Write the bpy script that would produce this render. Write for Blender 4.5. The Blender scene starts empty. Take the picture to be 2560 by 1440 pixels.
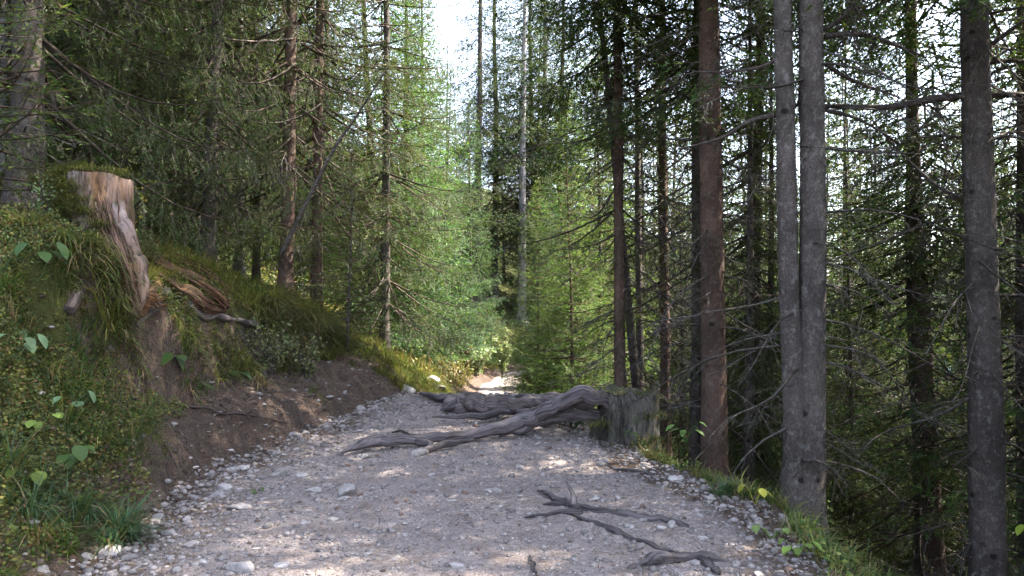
import bpy, math, random
import numpy as np
from mathutils import Vector

# ------------------------------------------------------------------ camera, sky, sun, exposure
scene = bpy.context.scene
COL = scene.collection
rng = np.random.default_rng(7)
random.seed(7)
EYE = 1.55
F = 1934.0
PITCH = math.atan(40 / F)
cam_data = bpy.data.cameras.new("camera")
cam_data.sensor_width = 36
cam_data.lens = F / 2560 * 36
cam_data.clip_start = 0.05
cam_data.clip_end = 4000
camera = bpy.data.objects.new("camera", cam_data)
camera.location = (0, 0, EYE)
camera.rotation_euler = (math.pi / 2 + PITCH, 0, 0)
COL.objects.link(camera)
scene.camera = camera

SUN_ELEV = math.radians(50)
SUN_AZ = math.radians(78)            # clockwise from +Y (to the right of the view)
world = bpy.data.worlds.new("World")
scene.world = world
world.use_nodes = True
wn = world.node_tree.nodes
wl = world.node_tree.links
for n in list(wn):
    wn.remove(n)
sky = wn.new("ShaderNodeTexSky")
sky.sky_type = 'NISHITA'
sky.sun_disc = False
sky.sun_elevation = SUN_ELEV
sky.sun_rotation = SUN_AZ
sky.altitude = 1200
sky.air_density = 1.0
sky.dust_density = 4.0
sky.ozone_density = 0.6
bg = wn.new("ShaderNodeBackground")
bg.inputs['Strength'].default_value = 0.15
wo = wn.new("ShaderNodeOutputWorld")
pale = wn.new("ShaderNodeHueSaturation")
pale.inputs['Saturation'].default_value = .66      # hazy white mountain sky
wl.new(sky.outputs[0], pale.inputs['Color'])
wl.new(pale.outputs[0], bg.inputs[0])
wl.new(bg.outputs[0], wo.inputs[0])

sun_data = bpy.data.lights.new("sun", 'SUN')
sun_data.energy = 4.5
sun_data.angle = math.radians(0.5)
sun_data.color = (1.0, 0.93, 0.80)
sun = bpy.data.objects.new("sun", sun_data)
sd = Vector((math.sin(SUN_AZ) * math.cos(SUN_ELEV), math.cos(SUN_AZ) * math.cos(SUN_ELEV), math.sin(SUN_ELEV)))
sun.rotation_euler = sd.to_track_quat('Z', 'Y').to_euler()
sun.location = (20, 10, 40)
COL.objects.link(sun)

scene.view_settings.view_transform = 'Standard'
scene.view_settings.look = 'None'
scene.view_settings.exposure = 3.3
scene.view_settings.gamma = 1
scene.view_settings.use_curve_mapping = False
cy = scene.cycles
cy.max_bounces = 6
cy.diffuse_bounces = 3
cy.glossy_bounces = 2
cy.transmission_bounces = 4
cy.transparent_max_bounces = 4
cy.caustics_reflective = False
cy.caustics_refractive = False
cy.use_denoising = True
try:
    cy.denoiser = 'OPENIMAGEDENOISE'
    cy.denoising_prefilter = 'ACCURATE'
except Exception:
    pass
cy.use_adaptive_sampling = True
cy.adaptive_threshold = 0.02

# ------------------------------------------------------------------ noise
def _hash(ix, iy, iz, seed):
    h = (ix.astype(np.int64) * 374761393 + iy.astype(np.int64) * 668265263 + iz.astype(np.int64) * 2147483647 + seed * 974711) & 0xffffffff
    h = ((h ^ (h >> 13)) * 1274126177) & 0xffffffff
    h = ((h ^ (h >> 16)) * 2246822519) & 0xffffffff
    return ((h ^ (h >> 15)) & 0xffffff) / float(0xffffff)

def vnoise(x, y, z=None, seed=0):
    x = np.asarray(x, float); y = np.asarray(y, float)
    z = np.zeros_like(x) if z is None else np.asarray(z, float) + np.zeros_like(x)
    ix, iy, iz = np.floor(x), np.floor(y), np.floor(z)
    fx, fy, fz = x - ix, y - iy, z - iz
    fx, fy, fz = (f * f * (3 - 2 * f) for f in (fx, fy, fz))
    r = 0
    for dx in (0, 1):
        wx = fx if dx else 1 - fx
        for dy in (0, 1):
            wy = fy if dy else 1 - fy
            for dz in (0, 1):
                wz = fz if dz else 1 - fz
                r = r + wx * wy * wz * _hash(ix + dx, iy + dy, iz + dz, seed)
    return r * 2 - 1

def fbm(x, y, z=None, octaves=4, seed=0, gain=0.5):
    a, s, r = 1.0, 1.0, 0
    for i in range(octaves):
        r = r + a * vnoise(np.asarray(x) * s, np.asarray(y) * s, None if z is None else np.asarray(z) * s, seed + i * 17)
        a *= gain; s *= 2.03
    return r

def smooth(a, b, x):
    t = np.clip((np.asarray(x, float) - a) / (b - a), 0, 1)
    return t * t * (3 - 2 * t)

# ------------------------------------------------------------------ terrain height
PY = [-6, 0, 4.4, 6, 7.1, 8.2, 9, 9.8, 11.5, 13, 16, 18, 22, 28, 32, 38, 50, 400]
PL = [-2.2, -2.3, -2.45, -2.6, -2.7, -2.6, -2.4, -2.18, -1.75, -1.45, -1.1, -.9, -.97, -.65, .3, 3.0, 9, 200]
PR = [1.6, 1.6, 1.68, 1.77, 1.55, 1.15, .95, .85, .65, .55, .55, .62, .45, .25, 1.3, 4.2, 10.5, 202]
ZY = [-6, 8, 9.8, 11.5, 12.6, 14, 16, 18, 22, 28, 35, 50, 400]
ZZ = [0, 0, .09, .16, .10, -.2, -.5, -.68, -.85, -1.08, -1.3, -1.5, -1.5]
HY = [-6, 4.4, 6, 7, 8, 9, 10, 11, 12, 13, 14, 16, 22, 30, 400]
HH = [1.6, 1.6, 1.55, 1.55, 1.40, 1.42, 1.38, 1.28, 1.08, .84, .62, .5, .8, 1.0, 1.0]
HW = [2.0, 1.9, 1.6, 1.2, .95, 1.1, 1.3, 1.35, 1.2, 1.0, .8, .7, 1.1, 1.6, 2]

def edges(y, x=None):
    w = 0.10 * fbm(np.asarray(y) * 1.3, np.asarray(y) * 0 + 3.3, octaves=3, seed=5)
    return np.interp(y, PY, PL) + w, np.interp(y, PY, PR) + 0.8 * w[::-1] * 0 + 0.08 * vnoise(np.asarray(y) * 1.7, np.asarray(y) * 0 + 9, seed=8)

def height(x, y):
    x = np.asarray(x, float); y = np.asarray(y, float)
    x, y = np.broadcast_arrays(x, y)
    xl, xr = edges(y)
    zp = np.interp(y, ZY, ZZ)
    u = xl - x
    v = x - xr
    hc = np.interp(y, HY, HH); wc = np.interp(y, HY, HW)
    # left bank
    t = np.clip(u / wc, 0, 1)
    prof = hc * (0.55 * t + 0.45 * t * t * (3 - 2 * t))
    sc = (.20 - .10 * smooth(9, 11, y)) * smooth(.02, .32, u + .08 * vnoise(x * 3, y * 3, seed=55))
    wb = np.interp(y, [6, 6.6, 7.1, 8, 9, 10, 11, 12], [1.0, .75, .55, .58, .80, 1.0, 1.05, .9])
    lt = sc + np.interp(y, [7, 8, 10, 12], [.75, .68, .40, .36]) * np.clip(u, 0, wb)
    ledge = lt + (hc - lt) * smooth(wb, wb + .32, u)
    m = smooth(5.0, 6.3, y) * (1 - smooth(11.8, 13.2, y))
    prof = prof * (1 - m) + ledge * m
    up = np.clip(u - wc, 0, None)
    far = 0.46 * up - 0.18 * np.clip(up - 14, 0, None)
    zl = np.where(u > 0, prof + far, 0)
    # right slope
    s = smooth(.0, .5, v)
    vv = np.clip(v - .15, 0, None)
    drop = 0.74 * vv
    drop = np.where(drop > 11, 11 + 2.5 * (1 - np.exp(-(drop - 11) / 4)), drop)
    zr = np.where(v > 0, -drop, 0)
    mound = .62 * np.exp(-(((x + 4.1) / .85) ** 2 + ((y - 7.0) / 1.05) ** 2)) * smooth(.5, 1.05, u)
    zl = zl + mound
    lump = fbm(x * .9, y * .9, octaves=4, seed=21)
    dist = np.sqrt(x * x + y * y)
    off = np.clip(np.maximum(u, v), 0, None)
    amp = smooth(0.05, .9, off) * 0.13
    z = zp + zl + zr + lump * amp
    fine = fbm(x * 7, y * 7, octaves=3, seed=31)
    fine2 = fbm(x * 22, y * 22, octaves=2, seed=37)
    z = z + fine * np.where(off > 0, .012 + .045 * smooth(0, .3, off), .012) + fine2 * np.where(off > 0, .014, .006)
    # trodden hollow and a low scarp of dark soil on the left edge
    z = z + .025 * fbm(x * 1.1, y * 1.1, octaves=2, seed=77) * (off <= 0)
    # far mountain to the right and behind
    z = z + 0.55 * np.clip(v - 170, 0, None) * smooth(170, 260, v) * (v > 0)
    return z

def gz(x, y):
    return float(height(np.array([x]), np.array([y]))[0])

def ray(px, py):
    d = Vector(((px - 1280) / F, 1.0, -(py - 720) / F))
    c, s = math.cos(PITCH), math.sin(PITCH)
    return Vector((d.x, d.y * c - d.z * s, d.y * s + d.z * c))

def at(px, py, depth):
    r = ray(px, py)
    k = depth / r.y
    return Vector((r.x * k, depth, EYE + r.z * k))

def on_ground(px, py, start=2.0):
    r = ray(px, py)
    t = np.arange(start, 60, .02)
    X, Y, Z = r.x * t, r.y * t, EYE + r.z * t
    H = height(X, Y)
    i = np.argmax(Z < H)
    return Vector((X[i], Y[i], H[i]))

# ------------------------------------------------------------------ mesh builder
class Geo:
    def __init__(self):
        self.v, self.t, self.q, self.c, self.l, self.n = [], [], [], [], [], 0
    def add(self, v, tris=None, quads=None, col=(1, 1, 1), loc=None):
        v = np.asarray(v, float).reshape(-1, 3)
        if tris is not None and len(tris):
            self.t.append(np.asarray(tris, np.int64) + self.n)
        if quads is not None and len(quads):
            self.q.append(np.asarray(quads, np.int64) + self.n)
        c = np.asarray(col, float)
        if c.ndim == 1:
            c = np.tile(c, (len(v), 1))
        self.v.append(v); self.c.append(c)
        self.l.append(v if loc is None else loc)
        self.n += len(v)
    def arrays(self):
        return (np.concatenate(self.v), np.concatenate(self.t) if self.t else np.zeros((0, 3), np.int64),
                np.concatenate(self.q) if self.q else np.zeros((0, 4), np.int64), np.concatenate(self.c), np.concatenate(self.l))
    def mesh(self, name, mat, shade=False):
        v, t, q, c, l = self.arrays()
        me = bpy.data.meshes.new(name)
        me.vertices.add(len(v)); me.vertices.foreach_set('co', v.astype(np.float32).ravel())
        nl = t.size + q.size
        me.loops.add(nl)
        me.loops.foreach_set('vertex_index', np.concatenate([t.ravel(), q.ravel()]).astype(np.int32))
        me.polygons.add(len(t) + len(q))
        st = np.concatenate([np.arange(len(t)) * 3, t.size + np.arange(len(q)) * 4]).astype(np.int32)
        me.polygons.foreach_set('loop_start', st)
        me.update(calc_edges=True)
        if shade:
            me.polygons.foreach_set('use_smooth', np.ones(len(t) + len(q), bool))
        a = me.attributes.new('col', 'FLOAT_COLOR', 'POINT')
        a.data.foreach_set('color', np.concatenate([c, np.ones((len(c), 1))], 1).astype(np.float32).ravel())
        b = me.attributes.new('loc3', 'FLOAT_VECTOR', 'POINT')
        b.data.foreach_set('vector', l.astype(np.float32).ravel())
        me.materials.append(mat)
        return me

def obj(name, me, parent=None, loc=None, rot=None, scale=None, **props):
    o = bpy.data.objects.new(name, me)
    COL.objects.link(o)
    if parent is not None: o.parent = parent
    if loc is not None: o.location = loc
    if rot is not None: o.rotation_euler = rot
    if scale is not None: o.scale = scale
    for k, val in props.items():
        if val is not None: o[k] = val
    return o

def thing(name, label, category, loc=(0, 0, 0), group=None, rot=(0, 0, 0), scale=(1, 1, 1)):
    return obj(name, None, None, loc, rot, scale, label=label, category=category, group=group)

def spline(P, n):
    P = np.asarray([list(p) for p in P], float)
    k = len(P)
    if k == 2:
        t = np.linspace(0, 1, n)[:, None]
        return P[0] * (1 - t) + P[1] * t
    Q = np.vstack([2 * P[0] - P[1], P, 2 * P[-1] - P[-2]])
    u = np.linspace(0, k - 1 - 1e-6, n)
    i = u.astype(int); f = (u - i)[:, None]
    a, b, c, d = Q[i], Q[i + 1], Q[i + 2], Q[i + 3]
    return 0.5 * (2 * b + (c - a) * f + (2 * a - 5 * b + 4 * c - d) * f ** 2 + (3 * b - a - 3 * c + d) * f ** 3)

def tube(g, P, R, k=8, col=(1, 1, 1), rough=0.0, ridges=0.0, freq=3.0, seed=0, cap=True, flat=1.0):
    P = np.asarray(P, float); n = len(P); R = np.broadcast_to(np.asarray(R, float), (n,))
    T = np.gradient(P, axis=0); T /= np.linalg.norm(T, axis=1)[:, None] + 1e-9
    up = np.array([0, 0, 1.0]) if abs(T[:, 2]).mean() < .8 else np.array([0, 1.0, 0])
    A = np.cross(T, up); A /= np.linalg.norm(A, axis=1)[:, None] + 1e-9
    B = np.cross(A, T)
    th = np.arange(k) / k * 2 * np.pi
    s = np.concatenate([[0], np.cumsum(np.linalg.norm(np.diff(P, axis=0), axis=1))])
    ct, st = np.cos(th)[None, :], np.sin(th)[None, :]
    S = s[:, None] + 0 * ct
    rr = R[:, None] * np.ones((1, k))
    if ridges:
        rr = rr * (1 + ridges * fbm(ct * freq + 0 * S, st * freq + 0 * S, S * 1.2, octaves=3, seed=seed))
    if rough:
        rr = rr * (1 + rough * fbm(ct * freq * 1.5 + 0 * S, st * freq * 1.5 + 0 * S, S * 6, octaves=3, seed=seed + 3))
    V = P[:, None, :] + rr[..., None] * (A[:, None, :] * ct[..., None] + B[:, None, :] * (st * flat)[..., None])
    L = np.stack([rr * ct, rr * st, S], -1)
    idx = np.arange(n * k).reshape(n, k)
    q = np.stack([idx[:-1], np.roll(idx, -1, 1)[:-1], np.roll(idx, -1, 1)[1:], idx[1:]], -1).reshape(-1, 4)
    V = V.reshape(-1, 3); L = L.reshape(-1, 3); tr = []
    if cap and k > 3:
        V = np.vstack([V, P[0], P[-1]]); L = np.vstack([L, [0, 0, 0], [0, 0, s[-1]]])
        a = np.arange(k); b = (a + 1) % k
        tr = np.vstack([np.stack([b, a, np.full(k, n * k)], 1), np.stack([a + (n - 1) * k, b + (n - 1) * k, np.full(k, n * k + 1)], 1)])
    g.add(V, tr, q, col, L)

# ------------------------------------------------------------------ materials
def new_mat(name):
    m = bpy.data.materials.new(name); m.use_nodes = True
    nt = m.node_tree
    for n in list(nt.nodes): nt.nodes.remove(n)
    return m, nt, nt.nodes, nt.links

def N(nodes, kind, **kw):
    n = nodes.new(kind)
    for k, v in kw.items():
        if k.startswith('i_'):
            key = k[2:]
            key = int(key) if key.isdigit() else key.replace('_', ' ')
            n.inputs[key].default_value = v
        else:
            setattr(n, k, v)
    return n

def ramp(nodes, stops, interp='LINEAR'):
    r = nodes.new('ShaderNodeValToRGB'); r.color_ramp.interpolation = interp
    e = r.color_ramp.elements
    while len(e) < len(stops): e.new(.5)
    for el, (p, c) in zip(e, stops):
        el.position = p; el.color = (c[0], c[1], c[2], 1) if hasattr(c, '__len__') else (c, c, c, 1)
    return r

def mixc(nodes, links, fac, a, b, mode='MIX'):
    m = nodes.new('ShaderNodeMix'); m.data_type = 'RGBA'; m.blend_type = mode
    for sock, val in ((m.inputs[0], fac), (m.inputs[6], a), (m.inputs[7], b)):
        if hasattr(val, 'is_output') or hasattr(val, 'links'): links.new(val, sock)
        elif hasattr(val, '__len__'): sock.default_value = (val[0], val[1], val[2], 1)
        else: sock.default_value = val
    return m.outputs[2]

def mth(nodes, links, op, a, b=0.0, clamp=False):
    m = nodes.new('ShaderNodeMath'); m.operation = op; m.use_clamp = clamp
    for sock, val in ((m.inputs[0], a), (m.inputs[1], b)):
        if hasattr(val, 'links'): links.new(val, sock)
        else: sock.default_value = val
    return m.outputs[0]

def foliage_mat(name, trans=.35, rough=.55, hue=.5, gain=1.0, tint=None):
    m, nt, nd, lk = new_mat(name)
    a = N(nd, 'ShaderNodeAttribute', attribute_name='col')
    oi = N(nd, 'ShaderNodeObjectInfo')
    tc = N(nd, 'ShaderNodeNewGeometry')
    ns = N(nd, 'ShaderNodeTexNoise', i_Scale=1.3, i_Detail=2.0)
    lk.new(tc.outputs['Position'], ns.inputs['Vector'])
    hs = N(nd, 'ShaderNodeHueSaturation')
    ac = mixc(nd, lk, 1.0, a.outputs['Color'], tint, 'MULTIPLY') if tint else a.outputs['Color']
    lk.new(ac, hs.inputs['Color'])
    hv = mth(nd, lk, 'MULTIPLY_ADD', ns.outputs['Fac'], .06); nd[-1].inputs[2].default_value = .47
    lk.new(hv, hs.inputs['Hue'])
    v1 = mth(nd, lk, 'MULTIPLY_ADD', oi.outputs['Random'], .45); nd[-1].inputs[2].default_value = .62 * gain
    v2 = mth(nd, lk, 'MULTIPLY_ADD', ns.outputs['Fac'], .9); nd[-1].inputs[2].default_value = .6
    vv = mth(nd, lk, 'MULTIPLY', v1, v2)
    lk.new(vv, hs.inputs['Value'])
    p = N(nd, 'ShaderNodeBsdfPrincipled', i_Roughness=rough)
    p.inputs['Specular IOR Level'].default_value = .16
    lk.new(hs.outputs[0], p.inputs['Base Color'])
    t = N(nd, 'ShaderNodeBsdfTranslucent')
    tcx = mixc(nd, lk, 1.0, hs.outputs[0], (1.35, 1.35, .8), 'MULTIPLY')
    lk.new(tcx, t.inputs['Color'])
    mx = N(nd, 'ShaderNodeMixShader'); mx.inputs[0].default_value = trans
    lk.new(p.outputs[0], mx.inputs[1]); lk.new(t.outputs[0], mx.inputs[2])
    o = N(nd, 'ShaderNodeOutputMaterial'); lk.new(mx.outputs[0], o.inputs[0])
    return m

def bark_mat(name, c1, c2, lich, lichen_amt=.5, scale=1.0):
    m, nt, nd, lk = new_mat(name)
    a = N(nd, 'ShaderNodeAttribute', attribute_name='loc3')
    oi = N(nd, 'ShaderNodeObjectInfo')
    mp = N(nd, 'ShaderNodeVectorMath', operation='MULTIPLY'); mp.inputs[1].default_value = (1, 1, .8)
    lk.new(a.outputs['Vector'], mp.inputs[0])
    ad = N(nd, 'ShaderNodeVectorMath', operation='ADD')
    cb = N(nd, 'ShaderNodeCombineXYZ')
    r10 = mth(nd, lk, 'MULTIPLY', oi.outputs['Random'], 37.0)
    lk.new(r10, cb.inputs[2]); lk.new(mp.outputs[0], ad.inputs[0]); lk.new(cb.outputs[0], ad.inputs[1])
    vo = N(nd, 'ShaderNodeTexVoronoi', i_Scale=38 * scale); vo.feature = 'DISTANCE_TO_EDGE'
    n1 = N(nd, 'ShaderNodeTexNoise', i_Scale=18 * scale, i_Detail=6.0, i_Roughness=.7)
    n2 = N(nd, 'ShaderNodeTexNoise', i_Scale=2.6, i_Detail=4.0, i_Roughness=.6)
    n3 = N(nd, 'ShaderNodeTexNoise', i_Scale=15.0, i_Detail=5.0, i_Roughness=.75)
    wr = N(nd, 'ShaderNodeVectorMath', operation='MULTIPLY_ADD'); wr.inputs[1].default_value = (.05, .05, .05)
    lk.new(n1.outputs['Color'], wr.inputs[0]); lk.new(ad.outputs[0], wr.inputs[2])
    lk.new(wr.outputs[0], vo.inputs['Vector'])
    for n in (n1, n2, n3): lk.new(ad.outputs[0], n.inputs['Vector'])
    base = mixc(nd, lk, n1.outputs['Fac'], c1, c2)
    rp = ramp(nd, [(0.0, .62), (.16, 1.0)]); lk.new(vo.outputs['Distance'], rp.inputs[0])
    base = mixc(nd, lk, 1.0, base, rp.outputs[0], 'MULTIPLY')
    r2 = ramp(nd, [(.35, .62), (.7, 1.25)]); lk.new(n2.outputs['Fac'], r2.inputs[0])
    base = mixc(nd, lk, 1.0, base, r2.outputs[0], 'MULTIPLY')
    r3 = ramp(nd, [(.52, 0), (.66, lichen_amt)]); lk.new(n3.outputs['Fac'], r3.inputs[0])
    base = mixc(nd, lk, r3.outputs[0], base, lich)
    kv = N(nd, 'ShaderNodeTexVoronoi', i_Scale=4.2); kmp = N(nd, 'ShaderNodeVectorMath', operation='MULTIPLY'); kmp.inputs[1].default_value = (1, 1, 1.5)
    lk.new(ad.outputs[0], kmp.inputs[0]); lk.new(kmp.outputs[0], kv.inputs['Vector'])
    kr = ramp(nd, [(.10, .22), (.19, 1.0)]); lk.new(kv.outputs['Distance'], kr.inputs[0])
    base = mixc(nd, lk, 1.0, base, kr.outputs[0], 'MULTIPLY')
    p = N(nd, 'ShaderNodeBsdfPrincipled', i_Roughness=.9); p.inputs['Specular IOR Level'].default_value = .2
    lk.new(base, p.inputs['Base Color'])
    hsum = mth(nd, lk, 'MULTIPLY_ADD', rp.outputs[0], .6); lk.new(n1.outputs['Fac'], nd[-1].inputs[2])
    bp = N(nd, 'ShaderNodeBump', i_Strength=.9, i_Distance=.012); lk.new(hsum, bp.inputs['Height'])
    lk.new(bp.outputs[0], p.inputs['Normal'])
    o = N(nd, 'ShaderNodeOutputMaterial'); lk.new(p.outputs[0], o.inputs[0])
    return m

def wood_mat(name, c1, c2, moss=(.04, .055, .015), moss_amt=.5, streak=.10, fine=55):
    """weathered bare wood: grain runs along the stem, cracks dark"""
    m, nt, nd, lk = new_mat(name)
    a = N(nd, 'ShaderNodeAttribute', attribute_name='loc3')
    ca = N(nd, 'ShaderNodeAttribute', attribute_name='col')
    mp = N(nd, 'ShaderNodeVectorMath', operation='MULTIPLY'); mp.inputs[1].default_value = (1, 1, streak)
    lk.new(a.outputs['Vector'], mp.inputs[0])
    n1 = N(nd, 'ShaderNodeTexNoise', i_Scale=fine, i_Detail=5.0, i_Roughness=.6)
    n1.inputs['Distortion'].default_value = .6
    n2 = N(nd, 'ShaderNodeTexNoise', i_Scale=fine * .3, i_Detail=4.0)
    n3 = N(nd, 'ShaderNodeTexNoise', i_Scale=5.0, i_Detail=5.0, i_Roughness=.7)
    lk.new(mp.outputs[0], n1.inputs['Vector']); lk.new(mp.outputs[0], n2.inputs['Vector']); lk.new(a.outputs['Vector'], n3.inputs['Vector'])
    n4 = N(nd, 'ShaderNodeTexNoise', i_Scale=fine * .12, i_Detail=3.0); lk.new(mp.outputs[0], n4.inputs['Vector'])
    nm = mixc(nd, lk, .6, n2.outputs['Fac'], n4.outputs['Fac'])
    r0 = ramp(nd, [(.38, 0), (.60, 1)]); lk.new(nm, r0.inputs[0])
    base = mixc(nd, lk, r0.outputs[0], c1, c2)
    r = ramp(nd, [(.38, .28), (.50, .9), (.7, 1.2)]); lk.new(n1.outputs['Fac'], r.inputs[0])
    base = mixc(nd, lk, 1.0, base, r.outputs[0], 'MULTIPLY')
    base = mixc(nd, lk, 1.0, base, ca.outputs['Color'], 'MULTIPLY')
    gm = N(nd, 'ShaderNodeNewGeometry')
    sp = N(nd, 'ShaderNodeSeparateXYZ'); lk.new(gm.outputs['Normal'], sp.inputs[0])
    mf = mth(nd, lk, 'MULTIPLY_ADD', sp.outputs[2], .12); lk.new(n3.outputs['Fac'], nd[-1].inputs[2])
    r3 = ramp(nd, [(.55, 0), (.68, moss_amt)]); lk.new(mf, r3.inputs[0])
    base = mixc(nd, lk, r3.outputs[0], base, moss)
    p = N(nd, 'ShaderNodeBsdfPrincipled', i_Roughness=.8); p.inputs['Specular IOR Level'].default_value = .25
    lk.new(base, p.inputs['Base Color'])
    hsum = mth(nd, lk, 'ADD', n1.outputs['Fac'], n2.outputs['Fac'])
    bp = N(nd, 'ShaderNodeBump', i_Strength=.9, i_Distance=.012); lk.new(hsum, bp.inputs['Height'])
    lk.new(bp.outputs[0], p.inputs['Normal'])
    o = N(nd, 'ShaderNodeOutputMaterial'); lk.new(p.outputs[0], o.inputs[0])
    return m

def ground_mat():
    m, nt, nd, lk = new_mat("forest_soil_and_gravel")
    pa = N(nd, 'ShaderNodeAttribute', attribute_name='col')     # r path, g dirt, b moss
    g = N(nd, 'ShaderNodeNewGeometry'); pos = g.outputs['Position']
    sp = N(nd, 'ShaderNodeSeparateColor'); lk.new(pa.outputs['Color'], sp.inputs[0])
    def noise(s, d=5, r=.6):
        n = N(nd, 'ShaderNodeTexNoise', i_Scale=float(s), i_Detail=float(d), i_Roughness=r); lk.new(pos, n.inputs['Vector']); return n
    def vor(s, feat='F1'):
        n = N(nd, 'ShaderNodeTexVoronoi', i_Scale=float(s)); n.feature = feat; lk.new(warp, n.inputs['Vector']); return n
    n40 = noise(40, 3); wv = N(nd, 'ShaderNodeVectorMath', operation='MULTIPLY_ADD'); wv.inputs[1].default_value = (.03, .03, .03)
    lk.new(n40.outputs['Color'], wv.inputs[0]); lk.new(pos, wv.inputs[2]); warp = wv.outputs[0]
    v1, v2 = vor(34), vor(85)
    n1, n2, n3, n4 = noise(1.4, 5), noise(8, 5, .65), noise(120, 4, .7), noise(3.3, 4)
    # gravel colour
    s1 = N(nd, 'ShaderNodeSeparateColor'); lk.new(v1.outputs['Color'], s1.inputs[0])
    s2 = N(nd, 'ShaderNodeSeparateColor'); lk.new(v2.outputs['Color'], s2.inputs[0])
    ra = ramp(nd, [(0, (.150, .122, .112)), (.45, (.285, .240, .228)), (.8, (.39, .335, .32)), (1, (.54, .49, .46))]); lk.new(s1.outputs[0], ra.inputs[0])
    rb = ramp(nd, [(0, (.14, .108, .095)), (.6, (.31, .26, .24)), (1, (.47, .41, .385))]); lk.new(s2.outputs[0], rb.inputs[0])
    rs = ramp(nd, [(.42, 0), (.62, 1)]); lk.new(n2.outputs['Fac'], rs.inputs[0])
    grav = mixc(nd, lk, rs.outputs[0], rb.outputs[0], ra.outputs[0])
    dust = ramp(nd, [(.4, (.225, .182, .168)), (.62, (.385, .325, .305))]); lk.new(n3.outputs['Fac'], dust.inputs[0])
    rd = ramp(nd, [(.38, .25), (.62, .8)]); lk.new(n1.outputs['Fac'], rd.inputs[0])
    grav = mixc(nd, lk, rd.outputs[0], grav, dust.outputs[0])
    rl = ramp(nd, [(.46, 0), (.70, .85)]); lk.new(n4.outputs['Fac'], rl.inputs[0])
    lit = mth(nd, lk, 'MULTIPLY', rl.outputs[0], n2.outputs['Fac'])
    grav = mixc(nd, lk, lit, grav, (.13, .085, .062))
    # soil with needle litter
    rsoil = ramp(nd, [(.32, (.020, .014, .012)), (.5, (.085, .060, .047)), (.70, (.21, .145, .105))])
    sm = mixc(nd, lk, .5, n3.outputs['Color'], n2.outputs['Color'])
    lk.new(sm, rsoil.inputs[0])
    rmoss = ramp(nd, [(.3, (.018, .022, .007)), (.6, (.065, .070, .018)), (.8, (.12, .115, .03))]); lk.new(sm, rmoss.inputs[0])
    gm_ = mth(nd, lk, 'MULTIPLY', sp.outputs[2], n2.outputs['Fac'])
    gm2 = ramp(nd, [(.22, 0), (.42, 1)]); lk.new(gm_, gm2.inputs[0])
    soil = mixc(nd, lk, gm2.outputs[0], rsoil.outputs[0], rmoss.outputs[0])
    pf = mth(nd, lk, 'MULTIPLY_ADD', n2.outputs['Fac'], .5); lk.new(sp.outputs[0], nd[-1].inputs[2])
    pr = ramp(nd, [(.50, 0), (.92, 1)]); lk.new(pf, pr.inputs[0])
    base = mixc(nd, lk, pr.outputs[0], soil, grav)
    # far mountain: forest and limestone, its bluish grey standing in for haze
    rk = ramp(nd, [(.40, (.022, .036, .022)), (.68, (.13, .14, .15))]); 
    nk = noise(.02, 8, .7); lk.new(nk.outputs['Fac'], rk.inputs[0])
    base = mixc(nd, lk, sp.outputs[1], base, rk.outputs[0])
    p = N(nd, 'ShaderNodeBsdfPrincipled', i_Roughness=.95); p.inputs['Specular IOR Level'].default_value = .15
    lk.new(base, p.inputs['Base Color'])
    d1 = mth(nd, lk, 'MULTIPLY', v1.outputs['Distance'], -1.4)
    d2 = mth(nd, lk, 'MULTIPLY_ADD', v2.outputs['Distance'], -.7); lk.new(d1, nd[-1].inputs[2])
    h = mth(nd, lk, 'ADD', d2, n3.outputs['Fac'])
    h = mth(nd, lk, 'ADD', h, n2.outputs['Fac'])
    bp = N(nd, 'ShaderNodeBump', i_Strength=1.0, i_Distance=.018); lk.new(h, bp.inputs['Height'])
    lk.new(bp.outputs[0], p.inputs['Normal'])
    o = N(nd, 'ShaderNodeOutputMaterial'); lk.new(p.outputs[0], o.inputs[0])
    return m

def stone_mat():
    m, nt, nd, lk = new_mat("limestone")
    a = N(nd, 'ShaderNodeAttribute', attribute_name='col'); oi = N(nd, 'ShaderNodeObjectInfo')
    g = N(nd, 'ShaderNodeNewGeometry')
    n = N(nd, 'ShaderNodeTexNoise', i_Scale=30., i_Detail=6.0, i_Roughness=.7); lk.new(g.outputs['Position'], n.inputs['Vector'])
    r = ramp(nd, [(.3, .55), (.7, 1.2)]); lk.new(n.outputs['Fac'], r.inputs[0])
    c = mixc(nd, lk, 1.0, a.outputs['Color'], r.outputs[0], 'MULTIPLY')
    v = mth(nd, lk, 'MULTIPLY_ADD', oi.outputs['Random'], .5); nd[-1].inputs[2].default_value = .7
    hs = N(nd, 'ShaderNodeHueSaturation'); lk.new(c, hs.inputs['Color']); lk.new(v, hs.inputs['Value'])
    p = N(nd, 'ShaderNodeBsdfPrincipled', i_Roughness=.85); p.inputs['Specular IOR Level'].default_value = .25
    lk.new(hs.outputs[0], p.inputs['Base Color'])
    bp = N(nd, 'ShaderNodeBump', i_Strength=.7, i_Distance=.008); lk.new(n.outputs['Fac'], bp.inputs['Height']); lk.new(bp.outputs[0], p.inputs['Normal'])
    o = N(nd, 'ShaderNodeOutputMaterial'); lk.new(p.outputs[0], o.inputs[0])
    return m

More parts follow.
